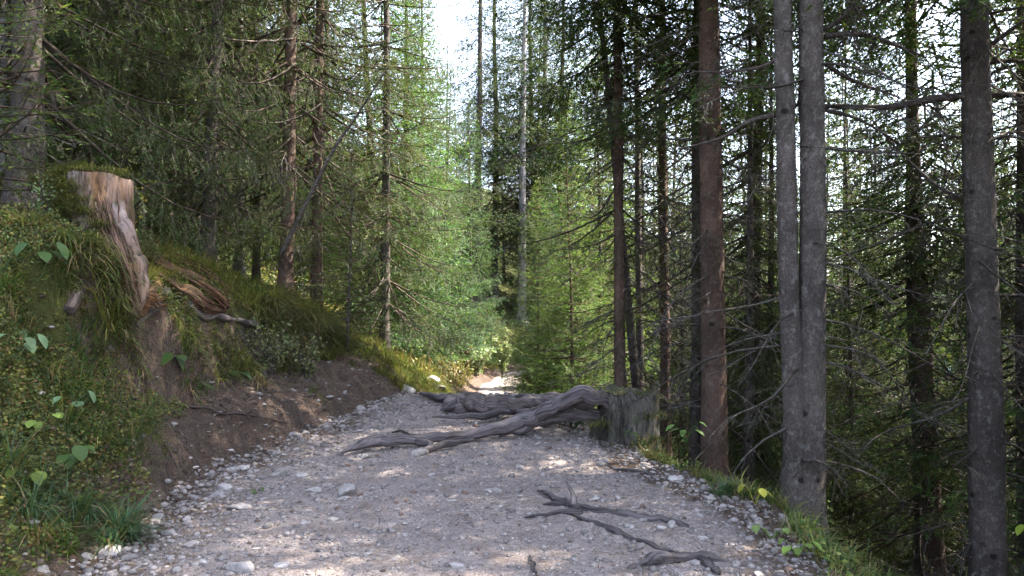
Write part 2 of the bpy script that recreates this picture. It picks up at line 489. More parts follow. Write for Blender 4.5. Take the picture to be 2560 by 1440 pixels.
def simple_mat(name, col, rough=.2, bump=0, scale=1.0):
    m, nt, nd, lk = new_mat(name)
    p = N(nd, 'ShaderNodeBsdfPrincipled', i_Roughness=rough)
    g = N(nd, 'ShaderNodeNewGeometry')
    n = N(nd, 'ShaderNodeTexNoise', i_Scale=scale, i_Detail=4.0); lk.new(g.outputs['Position'], n.inputs['Vector'])
    c = mixc(nd, lk, n.outputs['Fac'], [x * .75 for x in col], [x * 1.25 for x in col])
    lk.new(c, p.inputs['Base Color'])
    if bump:
        bp = N(nd, 'ShaderNodeBump', i_Strength=bump, i_Distance=.05); lk.new(n.outputs['Fac'], bp.inputs['Height']); lk.new(bp.outputs[0], p.inputs['Normal'])
    o = N(nd, 'ShaderNodeOutputMaterial'); lk.new(p.outputs[0], o.inputs[0])
    return m

M_GROUND = ground_mat()
M_STONE = stone_mat()
M_NEEDLE = foliage_mat("spruce_needles", trans=.30, gain=.88)
M_NEEDLE_SUNLIT = foliage_mat("sunlit_green_spruce_needles", trans=.38, gain=1.8)  # lit copy of the needles: higher gain paints sun on young spruces
M_NEEDLE_COOL = foliage_mat("cool_green_spruce_needles", trans=.36, gain=1.12, tint=(.82, 1.0, 1.25))
M_LEAF = foliage_mat("soft_leaves", trans=.38, rough=.45)
M_BARK = bark_mat("spruce_bark", (.045, .034, .029), (.105, .083, .074), (.20, .20, .19), .4)
M_BARK_GREY = bark_mat("grey_lichened_bark", (.044, .035, .031), (.125, .102, .094), (.23, .22, .21), .42)
M_BARK_PALE = bark_mat("pale_dry_and_sunlit_bark", (.17, .15, .145), (.30, .28, .28), (.40, .39, .39), .6)  # dry pale stems; on sunlit trunks the paleness stands in for sunlight
M_BARK_RED = bark_mat("reddish_spruce_bark", (.065, .039, .030), (.140, .088, .068), (.19, .17, .15), .35)
M_WOOD = wood_mat("weathered_root_wood", (.060, .050, .050), (.145, .125, .128), moss_amt=.12)
M_WOOD_STUMP = wood_mat("grey_mossy_stump_wood", (.022, .019, .015), (.105, .092, .080), moss=(.03, .038, .013), moss_amt=.85, streak=.3, fine=38)
M_WOOD_ROT = wood_mat("pale_rotten_wood", (.135, .068, .030), (.20, .155, .14), moss=(.04, .045, .012), moss_amt=.7, streak=.2, fine=30)
M_WOOD_RED = wood_mat("red_brown_rotten_wood", (.042, .019, .011), (.115, .055, .030), moss_amt=.35, streak=.15)
M_TWIG = bark_mat("dead_twig_bark", (.045, .036, .032), (.13, .112, .10), (.26, .27, .24), .35)
M_WATER = simple_mat("turquoise_lake_water", (.10, .34, .40), .15, .1, .3)

# ------------------------------------------------------------------ ground, path
def grow(a, b, s, f, end):
    r = [b]; st = s
    while r[-1] < end: st *= f; r.append(r[-1] + st)
    return r[1:]
xs = np.arange(-5.2, 2.8, .036)
xs = np.concatenate([[-v for v in grow(0, 5.2, .036, 1.065, 420)][::-1], xs, grow(0, 2.8, .036, 1.065, 620)])
ysn = np.arange(3.2, 12.6, .042)
ys = np.concatenate([[3.2 - v for v in grow(0, 0, .042, 1.12, 60)][::-1], ysn, grow(0, 12.6, .042, 1.028, 900)])
GX, GY = np.meshgrid(xs, ys)
GZ = height(GX, GY)
xl, xr = edges(GY)
inside = np.minimum(GX - xl, xr - GX)
wob = .22 * fbm(GX * 1.5, GY * 1.5, octaves=3, seed=91)
pm = np.where(GY > 12.5, smooth(-.10, .22, inside + .3 * wob), smooth(-.10, .75, inside + 1.0 * wob))
u = xl - GX
bare = np.interp(GY, [4.8, 5.6, 6.5, 8, 9, 10, 11, 12, 13], [.15, .35, .8, .85, 1.0, 1.2, 1.2, 1.0, .4])
moss = smooth(-.05, .5, u - bare + .35 * fbm(GX * .8, GY * .8, octaves=3, seed=4)) + smooth(.1, .6, GX - xr) * .8
moss = np.maximum(moss, smooth(12.2, 13.2, GY) * smooth(.25, .6, u))
moss = np.maximum(moss, (1 - smooth(5.4, 6.4, GY)) * smooth(.3, .7, u + .3 * fbm(GX * 2, GY * 2, seed=6)))
moss = np.maximum(moss, smooth(1.4, 1.8, u))
rock = smooth(150, 230, GX - xr)
ROCKM = rock
cols = np.stack([pm, rock, np.clip(moss, 0, 1)], -1).reshape(-1, 3)
V = np.stack([GX, GY, GZ], -1).reshape(-1, 3)
ny, nx = GX.shape
idx = np.arange(ny * nx).reshape(ny, nx)
Q = np.stack([idx[:-1, :-1], idx[:-1, 1:], idx[1:, 1:], idx[1:, :-1]], -1).reshape(-1, 4)
fc = inside[:-1, :-1].ravel()
isp = fc > 0
def submesh(name, Qs, mat):
    used = np.unique(Qs); remap = np.full(len(V), -1); remap[used] = np.arange(len(used))
    g = Geo(); g.add(V[used], None, remap[Qs], cols[used]); return g.mesh(name, mat, True)
ground = obj("ground", submesh("ground", Q[~isp], M_GROUND), kind="structure")
path = obj("path", submesh("path", Q[isp], M_GROUND), kind="structure")

g = Geo()
g.add([(26, 30, -13.1), (150, 30, -13.1), (150, 420, -13.1), (26, 420, -13.1)], None, [(0, 1, 2, 3)])
obj("lake", g.mesh("lake", M_WATER), kind="structure")

# ------------------------------------------------------------------ stones and gravel
def icosphere(sub):
    t = (1 + 5 ** .5) / 2
    v = [(-1, t, 0), (1, t, 0), (-1, -t, 0), (1, -t, 0), (0, -1, t), (0, 1, t), (0, -1, -t), (0, 1, -t), (t, 0, -1), (t, 0, 1), (-t, 0, -1), (-t, 0, 1)]
    f = [(0, 11, 5), (0, 5, 1), (0, 1, 7), (0, 7, 10), (0, 10, 11), (1, 5, 9), (5, 11, 4), (11, 10, 2), (10, 7, 6), (7, 1, 8), (3, 9, 4), (3, 4, 2), (3, 2, 6), (3, 6, 8), (3, 8, 9), (4, 9, 5), (2, 4, 11), (6, 2, 10), (8, 6, 7), (9, 8, 1)]
    v = [np.array(a) / np.linalg.norm(a) for a in v]
    for _ in range(sub):
        c, nf = {}, []
        def mid(a, b):
            k = (min(a, b), max(a, b))
            if k not in c:
                p = v[a] + v[b]; v.append(p / np.linalg.norm(p)); c[k] = len(v) - 1
            return c[k]
        for a, b, d in f:
            x, y, z = mid(a, b), mid(b, d), mid(d, a)
            nf += [(a, x, z), (b, y, x), (d, z, y), (x, y, z)]
        f = nf
    return np.array(v), np.array(f)

def stone_shape(seed, sub, facets=5):
    r = np.random.default_rng(seed)
    v, f = icosphere(sub)
    for _ in range(facets):                         # broken flat faces
        n = r.normal(size=3); n /= np.linalg.norm(n); d = r.uniform(.45, .8)
        k = v @ n; over = np.clip(k - d, 0, None); v = v - over[:, None] * n * .95
    v = v * (1 + .10 * fbm(v[:, 0] * 2 + seed, v[:, 1] * 2, v[:, 2] * 2, octaves=2, seed=seed))[:, None]
    v *= np.array([1, r.uniform(.6, .95), r.uniform(.32, .6)])
    return v, f

def normal_tilt(x, y):
    e = .04
    return np.array([-(gz(x + e, y) - gz(x - e, y)) / (2 * e), -(gz(x, y + e) - gz(x, y - e)) / (2 * e), 1])

stone_meshes = []
for s in range(12):
    v, f = stone_shape(s + 3, 2)
    c = np.array([.285, .255, .243]) * rng.uniform(.75, 1.2)
    g = Geo(); g.add(v, f, None, c); stone_meshes.append(g.mesh("stone", M_STONE, s % 2 == 0))
# hand placed stones read off the photograph: px, py, half width in px, aspect
hand = [(700, 1188, 26), (758, 1192, 18), (560, 1222, 24), (600, 1272, 32), (468, 1303, 18), (272, 1385, 32), (322, 1398, 20), (870, 1233, 34), (783, 1228, 24),
        (512, 1413, 20), (105, 1428, 20), (165, 1436, 12), (600, 1425, 40), (700, 1418, 22), (1140, 1418, 20), (895, 1080, 14), (1040, 1093, 14), (903, 1026, 14),
        (1045, 1138, 26), (912, 1146, 16), (1222, 1228, 14), (1240, 1230, 16), (1175, 1320, 14), (1610, 1302, 12), (1680, 1316, 20), (1655, 1322, 14), (1755, 1350, 15),
        (1402, 1080, 18), (965, 1000, 10), (1020, 975, 14), (580, 1178, 16), (610, 1172, 14), (590, 1190, 12), (627, 1196, 15), (545, 1240, 20), (735, 1090, 12),
        (990, 1400, 14), (1690, 1200, 22), (860, 1250, 18), (1660, 1385, 14), (1435, 1400, 10), (1985, 1375, 16), (1960, 1300, 20), (1925, 1345, 13), (1490, 1245, 16),
        (830, 1302, 14), (480, 1360, 18), (395, 1300, 22), (420, 1335, 20), (1300, 1170, 12), (1080, 1190, 12), (1505, 1160, 10), (1130, 1255, 14)]
nst = 0
for px, py, hw in hand:
    p = on_ground(px, py)
    r_ = 1.15 * hw * p.y / F
    n = Vector(normal_tilt(p.x, p.y))
    q = n.to_track_quat('Z', 'Y')
    o = obj("stone", stone_meshes[nst % 12], path if 1 else None, (p.x, p.y, p.z + r_ * .10))
    o.rotation_euler = (q @ Vector((0, 0, 1)).to_track_quat('Z', 'Y')).to_euler()
    o.rotation_euler.rotate_axis('Z', random.uniform(-.4, .4)); o.scale = (r_, r_ * .9, r_ * .8); nst += 1
tries = 0
while nst < 298 and tries < 5000:
    tries += 1
    y = rng.uniform(3.9, 9.8)
    a, b = edges(np.array([y])); a, b = float(a[0]), float(b[0])
    w = rng.random()
    x = a + rng.exponential(.45) - .12 if w < .5 else (b - rng.exponential(.3) if w < .72 else rng.uniform(a, b))
    if x < a - .2 or x > b + .05: continue
    r_ = min(.012 + rng.exponential(.009), .045)
    z = gz(x, y)
    o = obj("stone", stone_meshes[int(rng.integers(12))], path, (x, y, z + r_ * .12), (rng.uniform(-.3, .3), rng.uniform(-.3, .3), rng.uniform(0, 6.28)), (r_, r_, r_ * rng.uniform(.6, 1.1)))
    nst += 1

def scatter_gravel(n):
    var = []
    for s in range(14):
        v, f = stone_shape(100 + s, 0, 2); var.append((v, f))
    y = 3.3 + 9.5 * rng.random(n) ** 1.35
    a, b = edges(y)
    k = rng.random(n)
    x = np.where(k < .35, a + rng.exponential(.5, n) - .08, np.where(k < .62, b - rng.exponential(.35, n) + .12, a + (b - a) * rng.random(n)))
    ok = (x > a - .06) & (x < b + .25)
    x, y, a, b = x[ok], y[ok], a[ok], b[ok]
    r_ = np.clip(.005 + rng.exponential(.0068, len(x)), 0, .032) * (1 + .05 * y)
    z = height(x, y)
    g = Geo()
    tone = rng.random(len(x))
    base = np.array([.275, .24, .228])
    which = rng.integers(0, 14, len(x))
    rz = rng.uniform(0, 6.28, len(x))
    for s, (v, f) in enumerate(var):
        i = np.where(which == s)[0]
        if not len(i): continue
        c, sn = np.cos(rz[i]), np.sin(rz[i])
        vv = v[None] * r_[i][:, None, None]
        X = vv[..., 0] * c[:, None] - vv[..., 1] * sn[:, None] + x[i][:, None]
        Y = vv[..., 0] * sn[:, None] + vv[..., 1] * c[:, None] + y[i][:, None]
        Z = vv[..., 2] * 1.2 + z[i][:, None] + r_[i][:, None] * .12
        P = np.stack([X, Y, Z], -1).reshape(-1, 3)
        Fs = (f[None] + (np.arange(len(i)) * len(v))[:, None, None]).reshape(-1, 3)
        cc = base[None] * (.6 + .7 * tone[i][:, None] ** 1.3)
        brown = rng.random(len(i)) < .05
        cc[brown] *= np.array([.6, .45, .36])
        g.add(P, Fs, None, np.repeat(cc, len(v), 0))
    return g
obj("gravel", scatter_gravel(15500).mesh("gravel", M_STONE), kind="stuff", label="loose pale limestone gravel lying over the path", category="gravel")

# ------------------------------------------------------------------ spruce branches
NEEDLE_A = np.array([.022, .050, .016])
NEEDLE_B = np.array([.080, .128, .028])
TIP = np.array([.115, .150, .035])
TWIG = np.array([.085, .062, .048])

def rotz(a):
    c, s = math.cos(a), math.sin(a); return np.array([[c, -s, 0], [s, c, 0], [0, 0, 1.]])
def roty(a):
    c, s = math.cos(a), math.sin(a); return np.array([[c, 0, s], [0, 1, 0], [-s, 0, c]])
def rotx(a):
    c, s = math.cos(a), math.sin(a); return np.array([[1, 0, 0], [0, c, -s], [0, s, c]])

def unit(v):
    return v / (np.linalg.norm(v, axis=-1, keepdims=True) + 1e-9)

def branch(seed, L, spacing=.075, twig_len=.34, nsp=.028, nlen=.045, nwid=.011, droop=.25, lift=.25, bare=.25, hang=.4, needle=1.0, sub=True, greys=0.0):
    """one living spruce branch along +X: limb, side twigs, needle tufts. returns verts, tris, colours"""
    r = np.random.default_rng(seed)
    def limb(t):
        t = np.asarray(t)
        return np.stack([L * t, .05 * L * np.sin(t * 3 + seed), L * (-droop * t + lift * t * t * t)], -1)
    g = Geo()
    ts = np.linspace(0, 1, 7)
    tube(g, limb(ts), np.linspace(.011 * max(L, .6), .002, 7), 3, TWIG * .9, cap=False)
    twb, twd, twl = [], [], []
    n = int(L * (1 - bare) / spacing)
    for i in range(n):
        t = bare + (1 - bare) * (i + r.random() * .8) / n
        side = 1 if i % 2 else -1
        prof = math.sin(min(1, (t - bare) / (1 - bare) * 1.15 + .22) * math.pi * .88) ** .7 + .15
        l = twig_len * max(L, .8) / 1.6 * prof * r.uniform(.55, 1.2)
        ang = math.radians(r.uniform(38, 62)) * side
        d = np.array([math.cos(ang), math.sin(ang), -hang * r.uniform(.2, 1.6) + .1])
        b = limb(t); twb.append(b); twd.append(d / np.linalg.norm(d)); twl.append(l)
        if sub and l > .2:
            for _ in range(int(l / .10)):
                f = r.uniform(.2, .9)
                a2 = ang + math.radians(r.uniform(28, 55)) * r.choice([-1, 1])
                d2 = np.array([math.cos(a2), math.sin(a2), -hang * r.uniform(.3, 2.2)])
                twb.append(b + twd[-1] * 0 + (d / np.linalg.norm(d)) * l * f); twd.append(d2 / np.linalg.norm(d2)); twl.append(l * (1 - f * .5) * r.uniform(.3, .6))
    twb.append(limb(.93)); twd.append(unit(limb(1.0) - limb(.9))); twl.append(.1 * L + .05)
    B, D, Ls = np.array(twb), np.array(twd), np.array(twl)
    up = np.array([0, 0, 1.])
    S = unit(np.cross(D, up)); W = np.cross(S, D)
    # twig stems: thin ribbons
    w = .0028
    sag = -.12 * Ls
    E = B + D * Ls[:, None] + up * sag[:, None]
    Mid = B + D * (Ls * .5)[:, None] + up * (sag * .2)[:, None]
    v = np.stack([B - S * w, B + S * w, Mid - S * w * .8, Mid + S * w * .8, E], 1).reshape(-1, 3)
    k = np.arange(len(B))[:, None] * 5
    t1 = np.concatenate([k + [0, 1, 3], k + [0, 3, 2], k + [2, 3, 4]])
    g.add(v, t1, None, TWIG * (1 + greys))
    # needles
    cnt = np.maximum(2, (Ls / nsp * needle).astype(int))
    ti = np.repeat(np.arange(len(B)), cnt)
    m = len(ti)
    if m and needle > 0:
        f = r.random(m) ** .85
        side = r.choice([-1, 1], m)
        sg = (-.12 * Ls[ti]) * f * f
        base = B[ti] + D[ti] * (Ls[ti] * f)[:, None] + up * sg[:, None]
        sp = r.uniform(.45, 1.15, m)
        dirn = unit(D[ti] + S[ti] * (side * sp)[:, None] + W[ti] * r.uniform(-.55, .75, m)[:, None])
        ln = nlen * r.uniform(.6, 1.25, m)
        wv = unit(np.cross(dirn, unit(W[ti] + r.normal(0, .5, (m, 3))))) * (nwid * .5)
        tip = base + dirn * ln[:, None]
        v = np.stack([base - wv, base + wv, tip], 1).reshape(-1, 3)
        tr = np.arange(m * 3).reshape(-1, 3)
        mixv = np.clip(r.random(len(B))[ti] * .6 + f * .35 + r.normal(0, .12, m), 0, 1)[:, None]
        c = NEEDLE_A * (1 - mixv) + NEEDLE_B * mixv
        ends = (f > .8) & (r.random(m) < .35); c[ends] = TIP
        brown = r.random(m) < .05; c[brown] = TWIG * 1.3
        g.add(v, tr, None, np.repeat(c, 3, 0))
    return g.arrays()

def dead_branch(seed, L, nt=12):
    """bare branch: limb with thin forked twigs, no needles"""
    r = np.random.default_rng(seed)
    g = Geo()
    dr = r.uniform(.2, .7); li = r.uniform(0, .35); sd_ = r.uniform(-.15, .15)
    def limb(t):
        t = np.asarray(t); return np.stack([L * t, sd_ * L * t * t, L * (-dr * t * t + li * t ** 3) + .03 * L * np.sin(7 * t + seed)], -1)
    tube(g, limb(np.linspace(0, 1, 8)), np.linspace(.0055 + .004 * L, .002, 8), 3, (1, 1, 1), cap=False)
    for i in range(nt):
        t = r.uniform(.15, .97); b = limb(t); a = r.uniform(.5, 1.1) * r.choice([-1, 1])
        l = L * r.uniform(.12, .38) * (1.15 - t)
        d = np.array([math.cos(a), math.sin(a), r.uniform(-.7, .15)])
        d2 = d + np.array([0, 0, -.5])
        P = np.array([b, b + d * l * .5, b + d * l * .5 + d2 * l * .5])
        tube(g, P, [.0028, .002, .001], 3, (1, 1, 1), cap=False)
        for _ in range(3):
            f = r.uniform(.2, .9); bb = P[0] * (1 - f) + P[2] * f
            a2 = a + r.uniform(-1, 1); l2 = l * r.uniform(.2, .5)
            e = bb + np.array([math.cos(a2), math.sin(a2), r.uniform(-.9, .1)]) * l2
            tube(g, np.array([bb, e]), [.0018, .0009], 3, (1, 1, 1), cap=False)
    return g.arrays()

def place_branch(g, arr, pos, az, elev, roll, s, tint=1.0):
    v, t, q, c, l = arr
    R = rotz(az) @ roty(-elev) @ rotx(roll)
    g.add((v * s) @ R.T + pos, t, q, c * tint, None)

def make_templates(seed, fine):
    kw = dict(spacing=.062, twig_len=.30, nsp=.019, nlen=.032, nwid=.0085) if fine == 2 else \
         dict(spacing=.075, twig_len=.38, nsp=.026, nlen=.052, nwid=.0125) if fine == 1 else \
         dict(spacing=.10, twig_len=.46, nsp=.038, nlen=.078, nwid=.024)
    return kw

def crown(seed, H, h0, Lmax, nb, fine=1, droop=.25, lift=.28, needle=1.0, hang=.4, shape=.85, top_elev=.6, low_elev=-.25, bare=.22, taper_low=.0, sub=True, whorl=0):
    r = np.random.default_rng(seed)
    kw = make_templates(seed, fine)
    T = {}
    for j, L in enumerate((.45, .9, 1.5, 2.3, 3.2)):
        T[L] = [branch(seed * 10 + j * 3 + k, L, droop=droop * r.uniform(.7, 1.3), lift=lift, needle=needle, hang=hang, bare=bare if L > .6 else .05, sub=sub, **kw) for k in range(2)]
    g = Geo()
    for i in range(nb):
        t = (i + r.random()) / nb
        if whorl:                                   # boughs sit in tiers round the stem
            nw = max(1, nb // whorl); t = min(.995, ((i // whorl) + .5 + r.normal(0, .07)) / nw)
            tier = .88 + .12 * math.sin((i // whorl) * 2.3)
        z = h0 + (H - h0) * t
        L = Lmax * (1 - t) ** shape * (r.uniform(.78, 1.08) * tier if whorl else r.uniform(.65, 1.12)) + .12
        if taper_low: L *= min(1, .45 + t / taper_low)
        key = min(T, key=lambda a: abs(a - L))
        arr = T[key][int(r.integers(2))]
        e = low_elev + (top_elev - low_elev) * t ** 1.3 + r.normal(0, .08)
        place_branch(g, arr, np.array([0, 0, z]), i * 2.39996 + r.normal(0, .35), e, r.normal(0, .25), L / key, r.uniform(.7, 1.25))
    # leader shoot
    tube(g, np.array([[0, 0, H - .6], [0, 0, H + .15]]), [.012, .003], 3, TWIG, cap=False)
    return g

def dead_set(seed, z0, z1, n, Lr, elev=(-.5, .1)):
    r = np.random.default_rng(seed)
    T = [dead_branch(seed * 7 + k, 1.0, 11) for k in range(6)]
    g = Geo()
    for i in range(n):
        z = r.uniform(z0, z1)
        place_branch(g, T[int(r.integers(6))], np.array([0, 0, z]), r.uniform(0, 6.28), r.uniform(*elev), r.uniform(-1, 1), r.uniform(*Lr))
    return g

CR = {}
def crown_mesh(key, **kw):
    CR[key] = crown(**kw).mesh("crown", M_NEEDLE); return CR[key]
crown_mesh('tall_a', seed=1, H=25, h0=8.0, Lmax=3.0, nb=230, fine=0, droop=.35, hang=.7)
crown_mesh('tall_b', seed=2, H=23, h0=4.2, Lmax=2.6, nb=260, fine=0, droop=.3, hang=.7)
crown_mesh('dense_a', seed=3, H=14, h0=.3, Lmax=2.6, nb=370, whorl=10, fine=0, droop=.2, hang=.45)
crown_mesh('cone', seed=13, H=12, h0=.15, Lmax=2.3, nb=440, whorl=11, fine=0, droop=.12, hang=.35, lift=.2, bare=.12, shape=.9, top_elev=.75, low_elev=-.1)
CR['cone'].materials[0] = M_NEEDLE_COOL
crown_mesh('young_full', seed=14, H=12, h0=.15, Lmax=2.3, nb=400, whorl=11, fine=0, droop=.15, hang=.45, lift=.3, bare=.12, shape=.75, top_elev=.7, low_elev=.0)
CR['young_full'].materials[0] = M_NEEDLE_SUNLIT
crown_mesh('droop', seed=5, H=19, h0=1.3, Lmax=3.1, nb=250, whorl=7, fine=1, droop=.5, lift=.3, hang=1.0, needle=.8, low_elev=-.15, shape=.7)
crown_mesh('young', seed=6, H=4.6, h0=.3, Lmax=1.25, nb=120, fine=1, droop=.15, hang=.3, top_elev=.7, low_elev=.05)
crown_mesh('sparse', seed=8, H=16, h0=1.8, Lmax=2.4, nb=190, whorl=6, fine=1, droop=.45, hang=1.0, needle=.5, low_elev=-.2, bare=.3)
crown_mesh('thin', seed=9, H=20, h0=3.0, Lmax=1.9, nb=120, fine=1, droop=.4, hang=.9, needle=.55, low_elev=-.1, bare=.35)
DEAD = {}
for i in range(3):
    DEAD[i] = dead_set(40 + i, .8, 8.5, 60, (.6, 2.0)).mesh("dead_branches", M_TWIG)

def trunk_mesh(seed, H, r0, mat, lean=(0, 0), k=14, n=34, flare=.75, sweep=.15, pale=1.0, hb=None):
    r = np.random.default_rng(seed)
    z = np.linspace(0, 1, n) ** 1.35 * (H + .6) - .6
    zz = np.clip(z, 0, None)
    cx = lean[0] * zz + sweep * fbm(zz * .12 + seed, zz * 0 + 1, octaves=2, seed=seed)
    cyy = lean[1] * zz + sweep * fbm(zz * .12 + seed, zz * 0 + 5, octaves=2, seed=seed + 1)
    R = r0 * (1 - .93 * (zz / H) ** .9) * (1 + flare * np.exp(-np.clip(z, -.1, 99) / .28))
    g = Geo()
    tube(g, np.stack([cx - cx[0], cyy - cyy[0], z], -1), R, k, (1, 1, 1), rough=.05, ridges=.06, seed=seed)
    for i in range(int(H * 1.6) if r0 > .08 else 6):
        zs = r.uniform(.4, min(H * .5, 9)); az = r.uniform(0, 6.28); rr = np.interp(zs, z, R)
        b = np.array([np.interp(zs, z, cx - cx[0]), np.interp(zs, z, cyy - cyy[0]), zs]); d = np.array([math.cos(az), math.sin(az), r.uniform(-.4, .3)])
        tube(g, np.array([b + d * rr * .8, b + d * (rr + r.uniform(.02, .09))]), [.016, .009], 5, (.7, .7, .7))
    return g.mesh("trunk", mat, True)

def tree(x, y, H, r0, crown_key, mat, label, group=None, cscale=1.0, chz=None, seed=0, lean=(0, 0), dead=None, dscale=1.0, name="spruce_tree", k=14, crown_z=0.0, n=34, z=None):
    z = gz(x, y) if z is None else z
    t = thing(name, label, "tree", (x, y, z), group)
    obj("trunk", trunk_mesh(seed, H, r0, mat, lean, k=k, n=n), t)
    rz = (seed * 2.13) % 6.28
    if crown_key:
        me = CR[crown_key]
        ch = H / {'tall_a': 25, 'tall_b': 23, 'dense_a': 14, 'dense_b': 9, 'droop': 19, 'young': 4.6, 'sparse': 16, 'thin': 20, 'cone': 12, 'young_full': 12}[crown_key]
        obj("crown", me, t, (lean[0] * H * .4, lean[1] * H * .4, crown_z), (0, 0, rz), (cscale, cscale, ch), kind="stuff")
    if dead is not None:
        obj("dead_branches", DEAD[dead], t, (0, 0, 0), (0, 0, rz + 1), (dscale, dscale, dscale), kind="stuff")
    return t

def shade_crown(t, s=.9, rz=0.0):  # second crown, mostly above the frame, added to shade the wood below
    ch = obj("crown", CR['tall_a'], t, (0, 0, -.6), (0, 0, rz), (s, s, .85), kind="stuff"); return ch

def where_label(label, x, y, s):
    px = 1280 + x / y * F if y > .5 else 9999
    kind = 'sparse spruce' if 'sparse' in label else 'pale thin spruce' if 'pale' in label else 'drooping spruce' if 'drooping' in label else 'bare stemmed spruce' if 'dark' in label or 'tall spruce' in label else 'full green spruce'
    if y < 9.7 or px > 2900 or px < -400: return "tall shade giving spruce out of frame beside the viewer"
    size = 'small' if s < .95 else 'large' if s > 1.1 else 'middling'
    far_ = 'just behind' if y < 19 else 'well behind' if y < 30 else 'far behind' if y < 45 else 'in the last row behind'
    marks = [(-250, "the bank left of the frame"), (-60, "the left edge bank"), (60, "the left edge's black trunk"), (240, "the tall left stump"), (400, "the shaded hollow"), (520, "the hollow's dark trunk"), (640, "the pale leaved bush"),
             (745, "the sunlit trunk pair"), (840, "the leaning dead stem"), (930, "the small dark crooked spruce"), (1020, "the olive drooping spruce"), (1110, "the cool green cone spruces"), (1200, "the sunny bend bushes"), (1280, "the far path bend"), (1345, "the small bright spruce"),
             (1428, "the sunlit young spruce"), (1555, "the orange brown trunk"), (1625, "the leaning slender trunk"), (1700, "the slim dark trunk"), (1785, "the stout reddish trunk"), (1880, "the near black gap"), (2000, "the twin trunk"),
             (2120, "the dead twigs"), (2230, "the slope's slim trunk"), (2340, "the slope's brown trunk"), (2462, "the thick grey trunk"), (2570, "the right picture edge")]
    return size + ' ' + kind + ' ' + far_ + ' ' + min(marks, key=lambda m_: abs(m_[0] - px))[1]

def copy_tree(src, x, y, rz, s, label, group):
    c = src.copy(); COL.objects.link(c)
    c.location = (x, y, gz(x, y)); c.rotation_euler = (0, 0, rz); c.scale = (s, s, s)
    c['label'] = where_label(label, x, y, s); c['group'] = group
    for ch in src.children:
        d = ch.copy(); COL.objects.link(d); d.parent = c
    return c

def X(px, d):
    return (px - 1280) / F * d

R_ = "spruces along the right edge of the path"
L_ = "spruces on the left bank"
# right side, near to far
tree(X(2462, 8.0), 8.0, 24, .185, 'tall_a', M_BARK_GREY, "thick dark grey trunk with lichen patches near the right edge, rooted below the path", R_, seed=11, dead=0, lean=(-.004, 0), k=24, n=60)
hc_ = tree(X(2340, 12.4), 12.4, 22, .165, 'thin', M_BARK_RED, "brown spruce trunk standing just left of the thick grey trunk on the right", R_, seed=12, dead=1, lean=(-.018, 0), k=18)
shade_crown(hc_, .95, 3)
tree(X(2283, 12.9), 12.9, 17, .095, 'sparse', M_BARK, "slim dark spruce trunk close beside the brown trunk on the lower slope", R_, seed=13, dead=2, lean=(-.004, 0))
tree(X(2110, 17), 17, 16, .075, 'sparse', M_BARK, "thin dark spruce behind the dead twigs right of the twin trunk", R_, seed=14, dead=0)
tree(X(1785, 10.2), 10.2, 24, .18, 'tall_a', M_BARK_RED, "stout reddish brown spruce trunk between the right stump and the twin trunk", R_, seed=15, dead=1, lean=(-.002, 0), k=22, n=50)
hc_ = tree(X(1733, 12.2), 12.2, 20, .09, 'thin', M_BARK, "slim dark trunk touching the left side of the stout reddish trunk", R_, seed=16, dead=2)
shade_crown(hc_, .95, 5)
hc_ = tree(X(1662, 13.5), 13.5, 20, .10, 'thin', M_BARK_RED, "straight brown trunk rising behind the right stump's right corner", R_, seed=17, dead=0, lean=(-.006, 0))
tree(X(1612, 13), 13, 15, .085, None, M_BARK, "leaning slender trunk tilting to the left behind the right stump", R_, seed=18, dead=1, lean=(-.075, 0))
tree(X(1597, 15), 15, 19, .085, None, M_BARK, "thin upright trunk crossed by the leaning trunk behind the stump", R_, seed=19, dead=2)
hc_ = tree(X(1553, 12.2), 12.2, 21, .098, 'thin', M_BARK_RED, "orange brown trunk standing first on the left of the right hand trunk row", R_, seed=20, dead=0, lean=(-.007, 0))
shade_crown(hc_, .7, 3)
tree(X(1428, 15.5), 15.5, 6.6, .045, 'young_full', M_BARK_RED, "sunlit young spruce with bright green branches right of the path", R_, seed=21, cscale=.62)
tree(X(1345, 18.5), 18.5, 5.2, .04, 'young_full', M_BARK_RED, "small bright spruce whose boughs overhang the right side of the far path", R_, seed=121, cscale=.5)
tree(X(2556, 10.5), 10.5, 19, .10, 'tall_b', M_BARK, "dark narrow trunk cut by the picture's right edge", R_, seed=22, dead=1)
tree(X(1875, 12.5), 12.5, 18, .12, 'droop', M_BARK, "dense dark spruce filling the gap between the stout reddish trunk and the twin trunk", R_, seed=23, dead=2, cscale=.62)
tree(X(1880, 14.5), 14.5, 9, .10, 'dense_a', M_BARK, "shaded bushy spruce behind the dark gap left of the twin trunk", R_, seed=24, cscale=.6)
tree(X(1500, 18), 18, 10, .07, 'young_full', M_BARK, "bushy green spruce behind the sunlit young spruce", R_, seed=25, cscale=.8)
tree(X(1372, 22), 22, 6.5, .05, 'cone', M_BARK, "small pale green spruce leaning over the far bend of the path", R_, seed=26, cscale=.6)
tree(X(2200, 19), 19, 15, .10, 'dense_a', M_BARK, "leafy green spruce down the slope between the twin trunk and the brown trunk", R_, seed=27, cscale=.8)
tree(X(2440, 17), 17, 16, .10, 'droop', M_BARK, "drooping spruce behind the thick grey trunk", R_, seed=28, cscale=.7)

